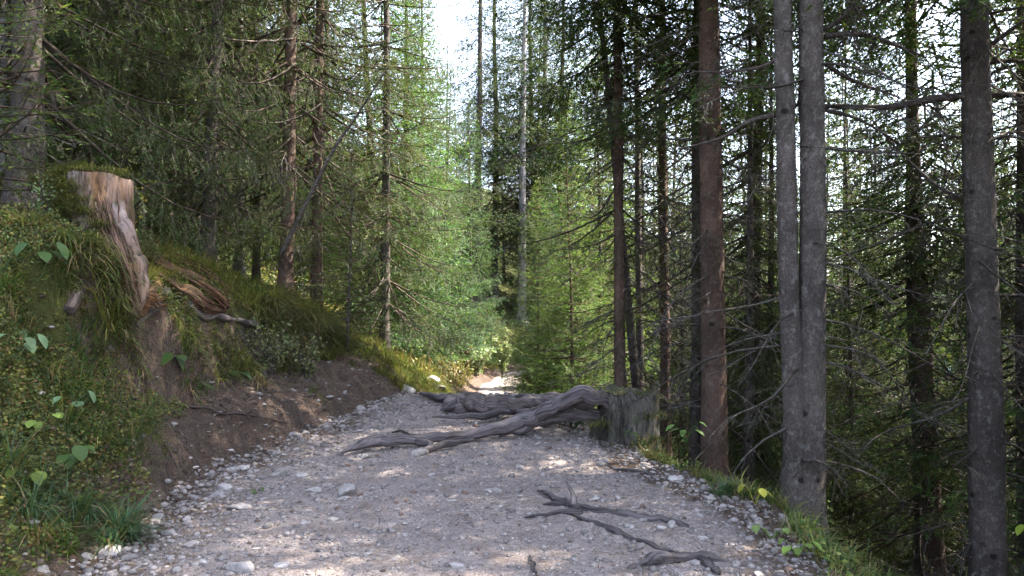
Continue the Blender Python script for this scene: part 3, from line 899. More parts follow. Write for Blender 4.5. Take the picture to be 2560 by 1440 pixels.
for i, (px, d, H, ck, sc_, lab) in enumerate([
        (1900, 20, 17, 'dense_a', .8, "dark green spruce far behind the left stem of the twin trunk"),
        (2120, 16, 12, 'dense_a', .7, "shady full spruce down the slope right behind the twin trunk's right stem"),
        (2170, 24, 20, 'dense_a', 1.0, "tall green spruce far down the slope, left of the slim dark trunk"),
        (2250, 21, 16, 'droop', .8, "drooping spruce far down the slope behind the slim dark trunk"),
        (2390, 18, 13, 'dense_a', .7, "full spruce down the slope between the brown and the thick grey trunk"),
        (2420, 23, 18, 'dense_a', .9, "broad green spruce far behind the thick grey trunk"),
        (2540, 18, 15, 'dense_a', .9, "full spruce filling the right edge behind the narrow dark trunk"),
        (1825, 17, 8, 'dense_a', .6, "dark spruce behind the stout reddish trunk"),
        (1700, 20, 8.5, 'dense_a', .7, "green spruce behind the slim trunks right of the stump"),
        (1868, 11.2, 9.5, 'droop', .38, "near black spruce mass just left of the twin trunk"),
        (1905, 12.0, 9, 'dense_a', .42, "dark low spruce right behind the left stem of the twin trunk"),
        (2200, 16.5, 10, 'dense_a', .6, "shaded low spruce down the slope between twin trunk and slim dark trunk"),
        (2475, 16, 11, 'dense_a', .6, "shaded low spruce down the slope directly behind the thick grey trunk"),
        (2060, 21, 18, 'dense_a', .9, "full dark spruce far behind the right stem of the twin trunk"),
        (2500, 27, 22, 'dense_a', 1.1, "tall full spruce far down the slope at the right edge"),
        (2170, 31, 24, 'dense_a', 1.2, "farthest tall spruce seen between the twin trunk and slim dark trunk"),
        (2330, 28, 22, 'dense_a', 1.1, "large spruce at the bottom of the slope behind the brown trunk")]):
    tree(X(px, d), d, H, .09, ck, M_BARK, lab, R_, seed=130 + i, cscale=sc_)

# twin trunk
TW = (X(2003, 7.1), 7.15)
tz = gz(*TW)
t = thing("twin_trunk_spruce", "grey twin trunk spruce splitting in two just above head height beside the path", "tree", (TW[0], TW[1], tz), R_)
g = Geo()
def stem(pts, rad, sd_, n=70):
    P = []
    for px, py in pts:
        q = at(px, py, 7.15); P.append((q.x - TW[0], 0, q.z - tz))
    P = [(P[0][0], 0, -.5)] + P + [(P[-1][0] + .04, .1, 8), (P[-1][0] + .1, .2, 22)]
    P = spline(P, n); R = np.interp(P[:, 2], [-.5, 0, .25, 1.2, 2.2, 4, 8, 22], rad)
    tube(g, P, R, 26, (1, 1, 1), rough=.05, ridges=.05, seed=sd_)
stem([(2022, 1250), (2026, 1100), (2032, 700), (2031, 300), (2026, 0)], [.25, .215, .158, .125, .118, .112, .09, .01], 31)
stem([(1986, 1250), (1988, 1100), (1972, 700), (1964, 300), (1956, 0)], [.21, .19, .140, .10, .092, .085, .06, .01], 32)
obj("trunk", g.mesh("trunk", M_BARK_GREY, True), t)
obj("crown", CR['tall_a'], t, (0, 0, 0), (0, 0, 1.3), (1, 1, .95), kind="stuff")
obj("dead_branches", DEAD[2], t, (0.05, 0, 0), (0, 0, 2.2), (1.1, 1.1, 1.0), kind="stuff")

# left side
hc_ = tree(X(55, 9.3), 9.3, 21, .19, 'droop', M_BARK, "thick near black spruce trunk at the left edge above the tall stump", L_, seed=51, dead=0, lean=(.004, 0), k=20)
shade_crown(hc_, 1.0, 3)
hc_ = tree(X(12, 14), 14, 19, .12, 'tall_b', M_BARK_PALE, "pale sunlit trunk at the extreme left behind the black trunk", L_, seed=52, dead=1)
shade_crown(hc_, 1.0, 2)
tree(X(712, 13.2), 13.2, 20, .13, 'sparse', M_BARK_RED, "sunlit brown trunk, left one of the pair above the grassy bank", L_, seed=53, dead=1, lean=(.004, 0), cscale=1.25)
tree(X(789, 13.8), 13.8, 19, .11, 'sparse', M_BARK_RED, "slimmer sunlit brown trunk, right one of the pair above the bank", L_, seed=54, dead=2, cscale=1.2)
tree(X(868, 12.3), 12.3, 3.4, .026, 'young', M_BARK, "small dark young spruce with crooked stem on the grassy bank", L_, seed=55, lean=(.05, 0))
tree(X(960, 14.5), 14.5, 15, .10, 'droop', M_BARK, "olive green drooping spruce hanging over the middle of the bank", L_, seed=56, cscale=.8)
tree(X(1020, 19), 19, 13, .10, 'cone', M_BARK, "broad yellow green spruce beyond the olive spruce on the left", L_, seed=57, cscale=.9)
tree(X(1105, 25), 25, 9.5, .09, 'cone', M_BARK, "bright blue green cone shaped spruce left of the far path", L_, seed=58, cscale=.85)
tree(X(1178, 28), 28, 10, .08, 'cone', M_BARK, "slender cone shaped spruce standing where the path bends away", L_, seed=59, cscale=.72)
tree(X(1050, 33), 33, 19, .12, 'cone', M_BARK, "tall cone spruce whose tip reaches the strip of sky", L_, seed=60, cscale=1.0)
hc_ = tree(X(520, 12.5), 12.5, 17, .13, 'droop', M_BARK, "dark spruce trunk above the shaded hollow right of the tall stump", L_, seed=61, dead=0, cscale=.8)
shade_crown(hc_, 1.0, 5)
hc_ = tree(X(455, 15), 15, 16, .09, 'droop', M_BARK, "shaded spruce with drooping boughs behind the tall stump", L_, seed=62, dead=1, cscale=.75)
shade_crown(hc_, 1.0, 3)
hc_ = tree(X(300, 11.8), 11.8, 15, .09, 'droop', M_BARK, "dark boughed spruce directly behind the tall stump", L_, seed=63, dead=2, cscale=.75)
shade_crown(hc_, 1.0, 5)
tree(-5.0, 7.3, 4.3, .05, 'young', M_BARK, "dark green young spruce reaching in from the left edge beside the tall stump", L_, seed=64, cscale=1.1)
tree(X(640, 17), 17, 15, .09, 'sparse', M_BARK, "spindly spruce behind the sunlit pair of trunks", L_, seed=65, dead=0)
tree(X(930, 17.5), 17.5, 15, .11, 'cone', M_BARK, "tall full spruce behind the leaning dead stem", L_, seed=66)
tree(X(800, 24), 24, 20, .13, 'dense_a', M_BARK, "large full spruce high on the left slope behind the sunlit trunks", L_, seed=67, cscale=1.1)
# far centre tall trees
C_ = "tall spruces far down the path"
for i, (px, d, H, r0, mat, lab) in enumerate([
        (1192, 40, 25, .24, M_BARK, "dark tall trunk farthest left in the distant group beside the sky gap"),
        (1237, 42, 26, .22, M_BARK, "dark tall trunk second from the sky gap in the distant group"),
        (1305, 40, 27, .25, M_BARK_PALE, "pale sunlit tall trunk in the middle of the distant group"),
        (1332, 46, 27, .22, M_BARK, "dark tall trunk between the two pale distant trunks"),
        (1362, 44, 27, .26, M_BARK_PALE, "pale tall trunk right of centre in the distant group"),
        (1400, 43, 26, .24, M_BARK, "brown tall trunk at the right side of the distant group")]):
    tree(X(px, d), d, H, r0, 'tall_a' if i in (0, 3) else 'tall_b', mat, lab, C_, seed=80 + i, cscale=[.85, 1.2, 1.5, 1.6, 1.6, 1.8][i], dead=i % 3, dscale=1.3)

# background woods, copied
kinds = []
kinds.append(tree(-9.5, 15, 17, .10, 'sparse', M_BARK_PALE, "thin pale trunk in the shaded wood high on the left slope", "spruces of the left wood", seed=101, dead=1))
kinds.append(tree(-12, 19, 18, .12, 'tall_b', M_BARK, "dark straight spruce in the shaded wood on the left slope", "spruces of the left wood", seed=102, dead=2))
kinds.append(tree(-8.2, 20, 15, .12, 'dense_a', M_BARK, "full green spruce in the wood on the left slope", "spruces of the left wood", seed=103))
kinds.append(tree(-15, 16, 19, .11, 'droop', M_BARK_GREY, "drooping spruce deep in the wood on the left slope", "spruces of the left wood", seed=104))
labs = [k['label'] for k in kinds]
placed = [(-9.5, 15), (-12, 19), (-8.2, 20), (-15, 16)]
def far_enough(x, y, m):
    return all((x - a) ** 2 + (y - b) ** 2 > m * m for a, b in placed)
cnt = 0
for _ in range(2500):
    y = rng.uniform(11, 62); x = -rng.uniform(.18 * y + 2.5, .95 * y + 8)
    if not far_enough(x, y, 1.55 + .02 * y): continue
    if abs(x - X(1125, y)) < .8 + .020 * y or not (-330 < 1280 + x / y * F): continue
    if y < 18 and x > -6.0: continue
    k = int(rng.choice([0, 0, 1, 2, 3])) 
    if y > 24: k = int(rng.choice([1, 2, 2, 0]))
    placed.append((x, y)); cnt += 1
    copy_tree(kinds[k], x, y, rng.uniform(0, 6.28), rng.uniform(.8, 1.25), labs[k], "spruces of the left wood")
    if cnt > 95: break
rk = []
rk.append(tree(10.5, 15.5, 18, .11, 'tall_b', M_BARK, "dark spruce trunk down on the right slope behind the near trunks", "spruces of the right slope", seed=111, dead=0))
rk.append(tree(10, 22, 14, .10, 'dense_a', M_BARK, "full green spruce down on the right slope", "spruces of the right slope", seed=112))
rk.append(tree(6.2, 27, 16, .10, 'sparse', M_BARK, "thin sparse spruce down on the right slope", "spruces of the right slope", seed=113, dead=2))
rl = [k['label'] for k in rk]
placed += [(10.5, 15.5), (10, 22), (6.2, 27)]
cnt = 0
for _ in range(2500):
    y = rng.uniform(14, 60); x = rng.uniform(.03 * y + 1.6, .8 * y + 3)
    if y > 30 and rng.random() < .4: continue
    if y < 26 and x < 11.5: continue
    if y > 26: x = max(x, .15 * y + 2)
    if not far_enough(x, y, 2.5 if y > 20 else 2.9) or abs(x - X(1150, y)) < 1.3 + .05 * y or 1280 + x / y * F > 2850: continue
    k = int(rng.choice([0, 1, 1, 2])) if x > .28 * y else int(rng.choice([1, 2, 2]))
    placed.append((x, y)); cnt += 1
    copy_tree(rk[k], x, y, rng.uniform(0, 6.28), rng.uniform(.8, 1.2), rl[k], "spruces of the right slope")
    if cnt > 55: break
for i, (px, d, s_) in enumerate([(1490, 34, 1.2), (1590, 31, 1.3), (1650, 37, 1.5), (1700, 30, 1.3), (1760, 40, 1.6), (1850, 33, 1.5), (1930, 38, 1.6), (2070, 30, 1.5), (2110, 41, 1.8), (2230, 36, 1.7), (2280, 43, 1.9),
                                (2390, 34, 1.7), (2450, 42, 1.9), (2530, 33, 1.7), (2600, 40, 1.9), (1540, 42, 1.5), (2010, 45, 1.8)]):
    copy_tree(rk[1], X(px, d), d, i * 1.7, s_, rl[1], "spruces of the right slope")
# trees beyond the bend closing the view
for x, y, s, k in [(-6.5, 46, 1.3, 2), (-2.6, 47, .8, 1), (-.5, 50, .9, 1), (3.5, 50, 1.3, 1), (6, 46, 1.2, 1), (2.2, 60, 1.4, 0), (-5.0, 58, 1.1, 2), (-3.9, 52, .85, 1), (6.5, 58, 1.4, 1), (1.2, 43, .8, 1)]:
    copy_tree(kinds[2] if k == 2 else rk[k], x, y, x, s, "full green spruce closing the view beyond the bend", "spruces beyond the bend")
# shade givers beside and behind the viewer on the right
for x, y, s, k in [(6.8, 4.3, 1.1, 0), (8.5, 7.5, 1.2, 0), (10.5, 11, 1.15, 0), (12, 8, 1.2, 0), (9.2, 3.0, 1.1, 0), (12.5, 3.2, 1.2, 0), (14, 6.2, 1.3, 0), (7.6, 2.4, 1.1, 0), (6.0, 1.5, 1.1, 0), (8.5, 3.5, 1.2, 0), (9.2, 9.6, 1.15, 0), (12.2, 13, 1.25, 0), (8.0, 6.2, 1.2, 0), (10.5, 7.3, 1.25, 0), (11, 5.0, 1.2, 0), (8.0, 5.2, 1.15, 0)]:
    copy_tree(rk[k], x, y, x * 3, s, "tall spruce on the right slope beside the path", "spruces beside the viewer")

# ------------------------------------------------------------------ stumps and roots
def path_pts(pts):
    """list of (px, py, depth) or (px, py) on the ground plus height -> world points"""
    out = []
    for p in pts:
        if len(p) == 3: out.append(at(*p))
        else: out.append(on_ground(*p))
    return out

def root_mesh(name, pts, rad, mat, n=60, lift=0.0, k=14, ridges=.16, rough=.10, seed=0, col=(1, 1, 1), origin=(0, 0, 0), flat=1.0):
    P = spline(path_pts(pts), n) - np.array(origin) + np.array([0.03, -.5, .6]) * lift
    R = np.interp(np.linspace(0, 1, n), np.linspace(0, 1, len(rad)), rad)
    w = .55 * R[:, None] * np.stack([fbm(P[:, 0] * 5, P[:, 1] * 5, P[:, 2] * 5, octaves=2, seed=seed + j) for j in range(3)], -1)
    g = Geo(); tube(g, P + w, R, k, col, rough=rough, ridges=ridges, freq=2.2, seed=seed, flat=flat)
    return g.mesh(name, mat, True)

def stump_body(cx, cy, z0, z1, rad, seed, mat, flare=None, split=.22, lob=.15, top_var=.04, k=120, n=60, tilt=(0, 0)):
    th = np.arange(k) / k * 2 * np.pi
    t = np.linspace(0, 1, n)
    TH, TT = np.meshgrid(th, t)
    c, s = np.cos(TH), np.sin(TH)
    ridge = lob * fbm(c * 1.9, s * 1.9, TT * 1.4, octaves=4, seed=seed) + .03 * fbm(c * 9, s * 9, TT * 1.6, octaves=3, seed=seed + 9) + .03 * fbm(c * 3, s * 3, TT * 7, octaves=3, seed=seed + 19)
    R = rad * (1 + ridge + .28 * (1 - TT) ** 3)
    R = R - rad * split * np.clip(vnoise(c * 5, s * 5, TT * .7, seed + 40) - .25, 0, 1)
    if flare:
        for ang, wd, amt, pw in flare:
            dd = np.angle(np.exp(1j * (TH - ang)))
            R = R + rad * amt * np.exp(-(dd / wd) ** 2) * (1 - TT) ** pw
    rim = z1 + top_var * fbm(c * 2.2, s * 2.2, octaves=3, seed=seed + 4) + tilt[0] * c * rad + tilt[1] * s * rad
    Z = z0 + (rim - z0) * TT
    V = np.stack([cx + R * c, cy + R * s, Z], -1)
    L = np.stack([R * c, R * s, Z], -1)
    idx = np.arange(n * k).reshape(n, k)
    q = np.stack([idx[:-1], np.roll(idx, -1, 1)[:-1], np.roll(idx, -1, 1)[1:], idx[1:]], -1).reshape(-1, 4)
    g = Geo(); g.add(V.reshape(-1, 3), None, q, (1, 1, 1), L.reshape(-1, 3))
    # cut top: rings that sink slightly
    rings = []
    for j, f in enumerate((1.0, .93, .7, .4, .12)):
        zz = rim[0] * 0 + rim[-1] - (.0 if j == 0 else .015 + .03 * (1 - f)) + .012 * fbm(c[-1] * f * 4, s[-1] * f * 4, octaves=2, seed=seed + 5)
        rings.append(np.stack([cx + R[-1] * f * c[-1], cy + R[-1] * f * s[-1], zz], -1))
    V2 = np.concatenate(rings + [np.array([[cx, cy, z1 - .03]])])
    m = len(rings); idx = np.arange(m * k).reshape(m, k)
    q = np.stack([idx[:-1], np.roll(idx, -1, 1)[:-1], np.roll(idx, -1, 1)[1:], idx[1:]], -1).reshape(-1, 4)
    a = idx[-1]; tr = np.stack([a, np.roll(a, -1), np.full(k, m * k)], 1)
    g.add(V2, tr, q, (.8, .75, .7), V2 - np.array([cx, cy, 0]))
    return g.mesh("stump_body", mat, True)

# right stump
SR = (1.27, 8.62)
zb = gz(*SR)
st = thing("tree_stump", "old grey mossy stump at the path's right edge with long roots crossing the path", "stump", (SR[0], SR[1], zb))
def local(me, o):
    me.transform(__import__('mathutils').Matrix.Translation(-Vector(o.location))); return me
obj("stump_body", local(stump_body(SR[0], SR[1], -.75, .585, .335, 3, M_WOOD_STUMP, flare=[(math.pi * 1.02, .5, .55, 1.2), (math.pi * 1.5, .35, .25, 1.5), (-.5, .4, .3, 1.4)], top_var=.035, tilt=(-.03, 0)), st), st)
roots = [
    ([(1560, 1030, 8.55), (1475, 990, 8.38), (1405, 1006, 8.45), (1350, 1035, 8.6), (1295, 1058, 8.7), (1200, 1082, 8.6), (1100, 1094, 8.4), (1010, 1100, 8.3), (935, 1102, 8.2), (896, 1114, 8.1), (850, 1134, 7.95)],
     [.06, .085, .08, .09, .08, .06, .055, .06, .065, .045, .008], 90, 'front'),
    ([(1455, 1000, 8.6), (1390, 1004, 9.0), (1310, 1010, 9.5), (1230, 1008, 10.0), (1180, 1006, 10.3), (1128, 1010, 10.6)], [.11, .10, .09, .11, .135, .15], 60, 'back'),
    ([(1290, 1020, 9.6), (1230, 1034, 9.6), (1160, 1041, 9.5), (1080, 1043, 9.4)], [.05, .045, .03, .008], 40, 'thin'),
    ([(1130, 998, 10.8), (1090, 991, 11.1), (1055, 986, 11.4)], [.07, .05, .03], 24, 'tip'),
    ([(1140, 1012, 10.4), (1115, 1022, 10.3), (1098, 1026, 10.25)], [.06, .035, .008], 18, 'spur'),
    ([(1185, 1098, 8.35), (1120, 1108, 8.2), (1065, 1122, 8.05), (1040, 1118, 8.1)], [.012, .035, .03, .012], 30, 'splinter'),
    ([(1045, 1100, 8.3), (1075, 1112, 8.2), (1060, 1128, 8.0)], [.05, .035, .01], 20, 'spur'),
    ([(1420, 1000, 9.3), (1345, 1000, 10.6), (1310, 995, 11.2), (1240, 992, 11.6)], [.06, .05, .05, .02], 30, 'far'),
    ([(1545, 1050, 8.68), (1450, 1040, 8.55), (1370, 1052, 8.62), (1300, 1070, 8.7), (1250, 1090, 8.7)], [.09, .085, .07, .06, .02], 30, 'knee'),
    ([(1480, 1000, 8.5), (1400, 1012, 8.7), (1330, 1030, 9.0), (1290, 1030, 9.4)], [.09, .07, .05, .03], 30, 'knee'),
    ([(1500, 1108, 8.35), (1540, 1135, 8.0), (1590, 1160, 7.6), (1635, 1178, 7.3)], [.03, .028, .02, .006], 30, 'edge'),
]
for i, (pts, rad, n, _k) in enumerate(roots):
    obj("root", root_mesh("root", pts, rad, M_WOOD, n=n, k=18 if i < 2 else 10, seed=200 + i * 5, origin=st.location, col=[(1.2, 1.15, 1.18), (1.3, 1.2, 1.12)][i] if i < 2 else (.95, .92, .92)), st)

def root_thing(label, parts, cat="root", mat=None, col=(.8, .78, .78), name="exposed_root", lift=.02):
    o = on_ground(*parts[0][0][0])
    t = thing(name, label, cat, o)
    for i, (pts, rad) in enumerate(parts):
        W = []
        for p in pts:
            q = on_ground(p[0], p[1]); W.append(Vector((q.x, q.y, q.z + (p[2] if len(p) > 2 else lift) - .012)) )
        P = spline(W, 40) - np.array(o)
        R = np.interp(np.linspace(0, 1, 40), np.linspace(0, 1, len(rad)), rad)
        sd0 = int(pts[0][0])
        P = P + np.stack([fbm(P[:, 0] * 7 + sd0, P[:, 1] * 7, octaves=3, seed=sd0 + j) for j in range(3)], -1) * [.03, .03, .010]
        R = R * (1 + .35 * fbm(P[:, 0] * 9, P[:, 1] * 9, octaves=2, seed=sd0))
        g = Geo(); tube(g, P, R, 12, col, rough=.18, ridges=.3, freq=2.0, seed=sd0, flat=.75)
        obj("root_strand", g.mesh("root_strand", mat or M_WOOD, True), t)
    return t
root_thing("forked dark root with an upright prong lying across the right half of the path", [
    ([(1348, 1232, .03), (1395, 1256), (1450, 1272), (1560, 1290), (1680, 1312), (1745, 1332, -.01)], [.012, .028, .036, .045, .03, .008]),
    ([(1308, 1302), (1370, 1290), (1450, 1283)], [.006, .018, .022]),
    ([(1435, 1290), (1530, 1330), (1620, 1362), (1745, 1388, -.01)], [.012, .02, .016, .005]),
    ([(1362, 1262), (1400, 1264), (1450, 1268)], [.012, .022, .02])])
t = thing("root_prong", "short pale curved prong standing up from the forked root", "root", on_ground(1436, 1262))
P = [at(1436, 1262, 5.9), at(1434, 1240, 5.92), at(1426, 1222, 5.93), at(1415, 1203, 5.95)]
g = Geo(); tube(g, spline(P, 20) - np.array(t.location), np.linspace(.026, .006, 20), 9, (1.3, 1.25, 1.15), rough=.1, ridges=.15, seed=9)
obj("root_strand", g.mesh("root_strand", M_WOOD, True), t)
root_thing("thick half buried root at the bottom edge right of centre", [
    ([(1560, 1425, -.01), (1620, 1412), (1700, 1404), (1770, 1400), (1830, 1408, -.01)], [.012, .05, .055, .04, .01]),
    ([(1745, 1405), (1775, 1425), (1795, 1439)], [.03, .03, .02])])
root_thing("thin dark root at the path edge below the grey stump", [([(1535, 1172), (1600, 1180), (1650, 1194, -.01)], [.01, .016, .005])])
root_thing("pair of thin rootlets beside the bottom edge near the middle of the path", [([(1322, 1396), (1330, 1418), (1345, 1438)], [.006, .012, .010])])
root_thing("long thin root running along the brown dirt ledge on the left", [
    ([(372, 1000), (430, 1014), (500, 1026), (560, 1036), (640, 1046), (720, 1058, -.01)], [.022, .02, .022, .018, .014, .005]),
    ([(612, 1044), (632, 1030), (640, 1018, .06)], [.012, .009, .004])], mat=M_WOOD, col=(.62, .5, .44))
root_thing("short twisted root in the brown dirt above the dark soil scarp", [([(410, 1065), (440, 1085), (470, 1092, -.01)], [.012, .011, .003])], col=(.9, .8, .75))
root_thing("pale forked twig lying on the ledge under the overhang", [([(270, 885), (310, 910), (345, 950), (350, 985)], [.02, .018, .018, .03]), ([(350, 940), (330, 985), (345, 1015)], [.02, .03, .035])], col=(.75, .62, .55))
root_thing("thin root crossing the path just before the big stump roots", [([(970, 1086, .03), (1000, 1083, .04), (1040, 1088, 0)], [.008, .02, .006])], col=(.6, .6, .6))

# left tall stump
SL = (-4.02, 7.55)
o = Vector((SL[0], SL[1], 1.6))
sl = thing("tree_stump", "tall broken rotten stump with orange and white wood on the left bank", "stump", o)
obj("stump_body", local(stump_body(SL[0], SL[1], 1.2, 2.80, .285, 17, M_WOOD_ROT, split=.10, lob=.06, flare=[(-.45, .45, .75, 1.8), (math.pi * 1.45, .5, .35, 2)], top_var=.018, n=90, tilt=(-.10, 0)), sl), sl)
SLR = [
    ([(285, 520, 7.4), (312, 590, 7.35), (338, 660, 7.3), (350, 730, 7.2), (340, 800, 7.15)], [.07, .09, .085, .07, .03], M_WOOD_ROT, (1.1, 1.05, 1.05), "buttress_root"),
    ([(345, 830), (385, 785), (425, 730)], [.015, .055, .05], M_WOOD, (1.05, .95, .88), "root"),
    ([(425, 725), (460, 752), (492, 792), (545, 806), (600, 816), (645, 824)], [.045, .075, .05, .045, .045, .04], M_WOOD, (.85, .76, .70), "root"),
    ([(600, 840), (625, 885), (645, 920), (668, 955)], [.04, .05, .05, .03], M_WOOD, (.6, .55, .48), "root"),
    ([(345, 800), (375, 750), (405, 710)], [.06, .08, .05], M_WOOD_ROT, (.8, .55, .36), "rotten_wood"),
    ([(170, 800), (200, 770), (215, 755)], [.05, .06, .02], M_WOOD, (.8, .7, .62), "root"),
]
for i, (pts, rad, mt, c, nm) in enumerate(SLR):
    obj(nm, root_mesh(nm, pts, rad, mt, n=50, k=16, seed=300 + i * 7, origin=o, col=c, ridges=.25, rough=.14, lift=.06), sl)
def splinters(name, lines, n, rad, mat, seed, col, jit=.05, ln=(.3, 1.0)):
    r = np.random.default_rng(seed); g = Geo()
    L_ = [spline(path_pts(l), 30) - np.array(o) for l in lines]
    for i in range(n):
        a, b = L_[int(r.integers(len(L_)))], L_[int(r.integers(len(L_)))]; f = r.random()
        P = a * f + b * (1 - f); s0 = r.uniform(0, .6); l = r.uniform(*ln)
        i0 = int(s0 * 29); i1 = min(29, int(i0 + l * 29) + 3); P = P[i0:i1] if i1 - i0 > 4 else P[-8:]
        m = len(P); off = r.normal(0, jit, 3) + (np.array([0, -.05, .07]) if len(lines[0][0]) == 2 else 0)
        P = P + off + np.cumsum(r.normal(0, .004, (m, 3)), 0); P[-1] += r.normal(0, .03, 3)
        w_ = rad * r.uniform(.35, 1.2) * np.sin(np.linspace(.35, 3.05, m)) ** .6 + .002
        tube(g, P, w_, 6, np.array(col) * r.uniform(.55, 1.35), rough=.2, ridges=.3, seed=seed + i, flat=r.uniform(.4, 1))
    obj(name, g.mesh(name, mat), sl, kind="stuff")
splinters("wood_splinters", [[(376, 664), (440, 700), (510, 740), (570, 790)], [(380, 652), (450, 668), (520, 702), (578, 760)], [(375, 705), (430, 738), (490, 775), (540, 800)]], 150, .017, M_WOOD_RED, 5, (1.1, 1, .95), .035)
splinters("wood_splinters", [[(300, 450, 7.4), (308, 560, 7.3), (335, 660, 7.22), (352, 770, 7.1)], [(262, 470, 7.3), (285, 580, 7.2), (322, 690, 7.1), (345, 800, 7.0)], [(210, 440, 7.3), (225, 520, 7.25), (262, 600, 7.15), (310, 700, 7.1)]], 30, .012, M_WOOD_ROT, 6, (.8, .72, .70), .010)
splinters("wood_splinters", [[(330, 740), (360, 770), (400, 790)], [(335, 800), (370, 790), (420, 770)], [(300, 740), (340, 760), (370, 800)]], 80, .008, M_WOOD_ROT, 7, (1.0, .68, .42), .04)
# red-brown decayed log: three long splintered ridges
for i, (pts, rad) in enumerate([
        ([(378, 668), (440, 698), (510, 733), (565, 775)], [.08, .11, .10, .04]),
        ([(385, 705), (440, 738), (500, 772), (560, 792)], [.08, .10, .09, .03]),
        ([(380, 655), (450, 672), (520, 708), (572, 755)], [.06, .09, .09, .03])]):
    obj("rotten_wood", root_mesh("rotten_wood", pts, rad, M_WOOD_RED, n=60, k=20, seed=340 + i * 5, origin=o, col=(1, 1, 1), ridges=.35, rough=.18, lift=.05), sl)

# dead leaning stem
q = at(828, 385, 11.5)
t = thing("dead_stem", "dead brown stem leaning to the right among the olive spruces left of centre", "dead stem", q)
g = Geo(); tube(g, spline([at(700, 640, 11.5), at(828, 385, 11.5), at(885, 300, 11.5), at(962, 180, 11.5)], 30) - np.array(q), np.linspace(.034, .010, 30), 9, (1, 1, 1), rough=.1, ridges=.1, seed=5)
obj("stem", g.mesh("stem", M_BARK, True), t)

# ------------------------------------------------------------------ boughs of the near trunks that can be told apart
def bough(parent, name, pts, rad, mat, seed, ntw=14, tl=.5):
    P = spline([at(*p) for p in pts], 40) - np.array(parent.location)
    R = np.interp(np.linspace(0, 1, 40), np.linspace(0, 1, len(rad)), rad)
    g = Geo(); tube(g, P, R, 8, (1, 1, 1), rough=.15, ridges=.12, seed=seed)
    r = np.random.default_rng(seed)
    for i in range(ntw):
        j = int(r.uniform(6, 39)); b = P[j]; l = tl * r.uniform(.3, 1)
        d = r.normal(size=3); d[2] = -abs(d[2]) * .8; d /= np.linalg.norm(d)
        e = b + d * l * .6; e2 = e + (d + np.array([0, 0, -.6])) * l * .4
        tube(g, np.array([b, e, e2]), [.006, .004, .0015], 3, (1, 1, 1), cap=False)
        for _ in range(4):
            f = r.uniform(.2, 1); bb = b * (1 - f) + e * f; d2 = d + r.normal(0, .7, 3); d2[2] -= .3
            tube(g, np.array([bb, bb + d2 * l * .3]), [.003, .001], 3, (1, 1, 1), cap=False)
    return obj(name, g.mesh(name, mat, True), parent)
byl = {o['label']: o for o in scene.objects if o.parent is None and 'label' in o}
def find(sub):
    return next(o for k_, o in byl.items() if sub in k_)
TA = find("thick dark grey trunk"); TT_ = next(o for o in scene.objects if o.name == 'twin_trunk_spruce')
TC = find("stout reddish brown")
for i, (pts, rad) in enumerate([
        ([(2430, 238, 8.0), (2330, 248, 7.9), (2220, 268, 7.8), (2070, 265, 7.7), (1990, 262, 7.6)], [.04, .038, .03, .022, .01]),
        ([(2440, 140, 8.0), (2520, 80, 7.9), (2600, 20, 7.8)], [.03, .022, .012]),
        ([(2470, 238, 8.0), (2530, 236, 8.0), (2600, 240, 8.0)], [.035, .03, .02]),
        ([(2470, 155, 8.0), (2530, 152, 8.1), (2600, 156, 8.2)], [.028, .025, .02]),
        ([(2480, 350, 8.0), (2530, 330, 8.1), (2600, 338, 8.2)], [.02, .016, .01]),
        ([(2425, 345, 8.0), (2340, 340, 8.2), (2260, 352, 8.5)], [.018, .012, .006]),
        ([(2425, 500, 8.0), (2350, 470, 8.3), (2250, 380, 8.6), (2180, 300, 8.8)], [.022, .018, .014, .008]),
        ([(2500, 845, 8.0), (2540, 840, 8.0), (2600, 846, 8.1)], [.018, .014, .01]),
        ([(2495, 740, 8.0), (2540, 738, 8.2), (2600, 742, 8.4)], [.018, .014, .01]),
        ([(2490, 1110, 8.0), (2440, 1125, 7.8), (2380, 1170, 7.7)], [.02, .012, .006])]):
    bough(TA, "branch", pts, rad, M_BARK, 400 + i)
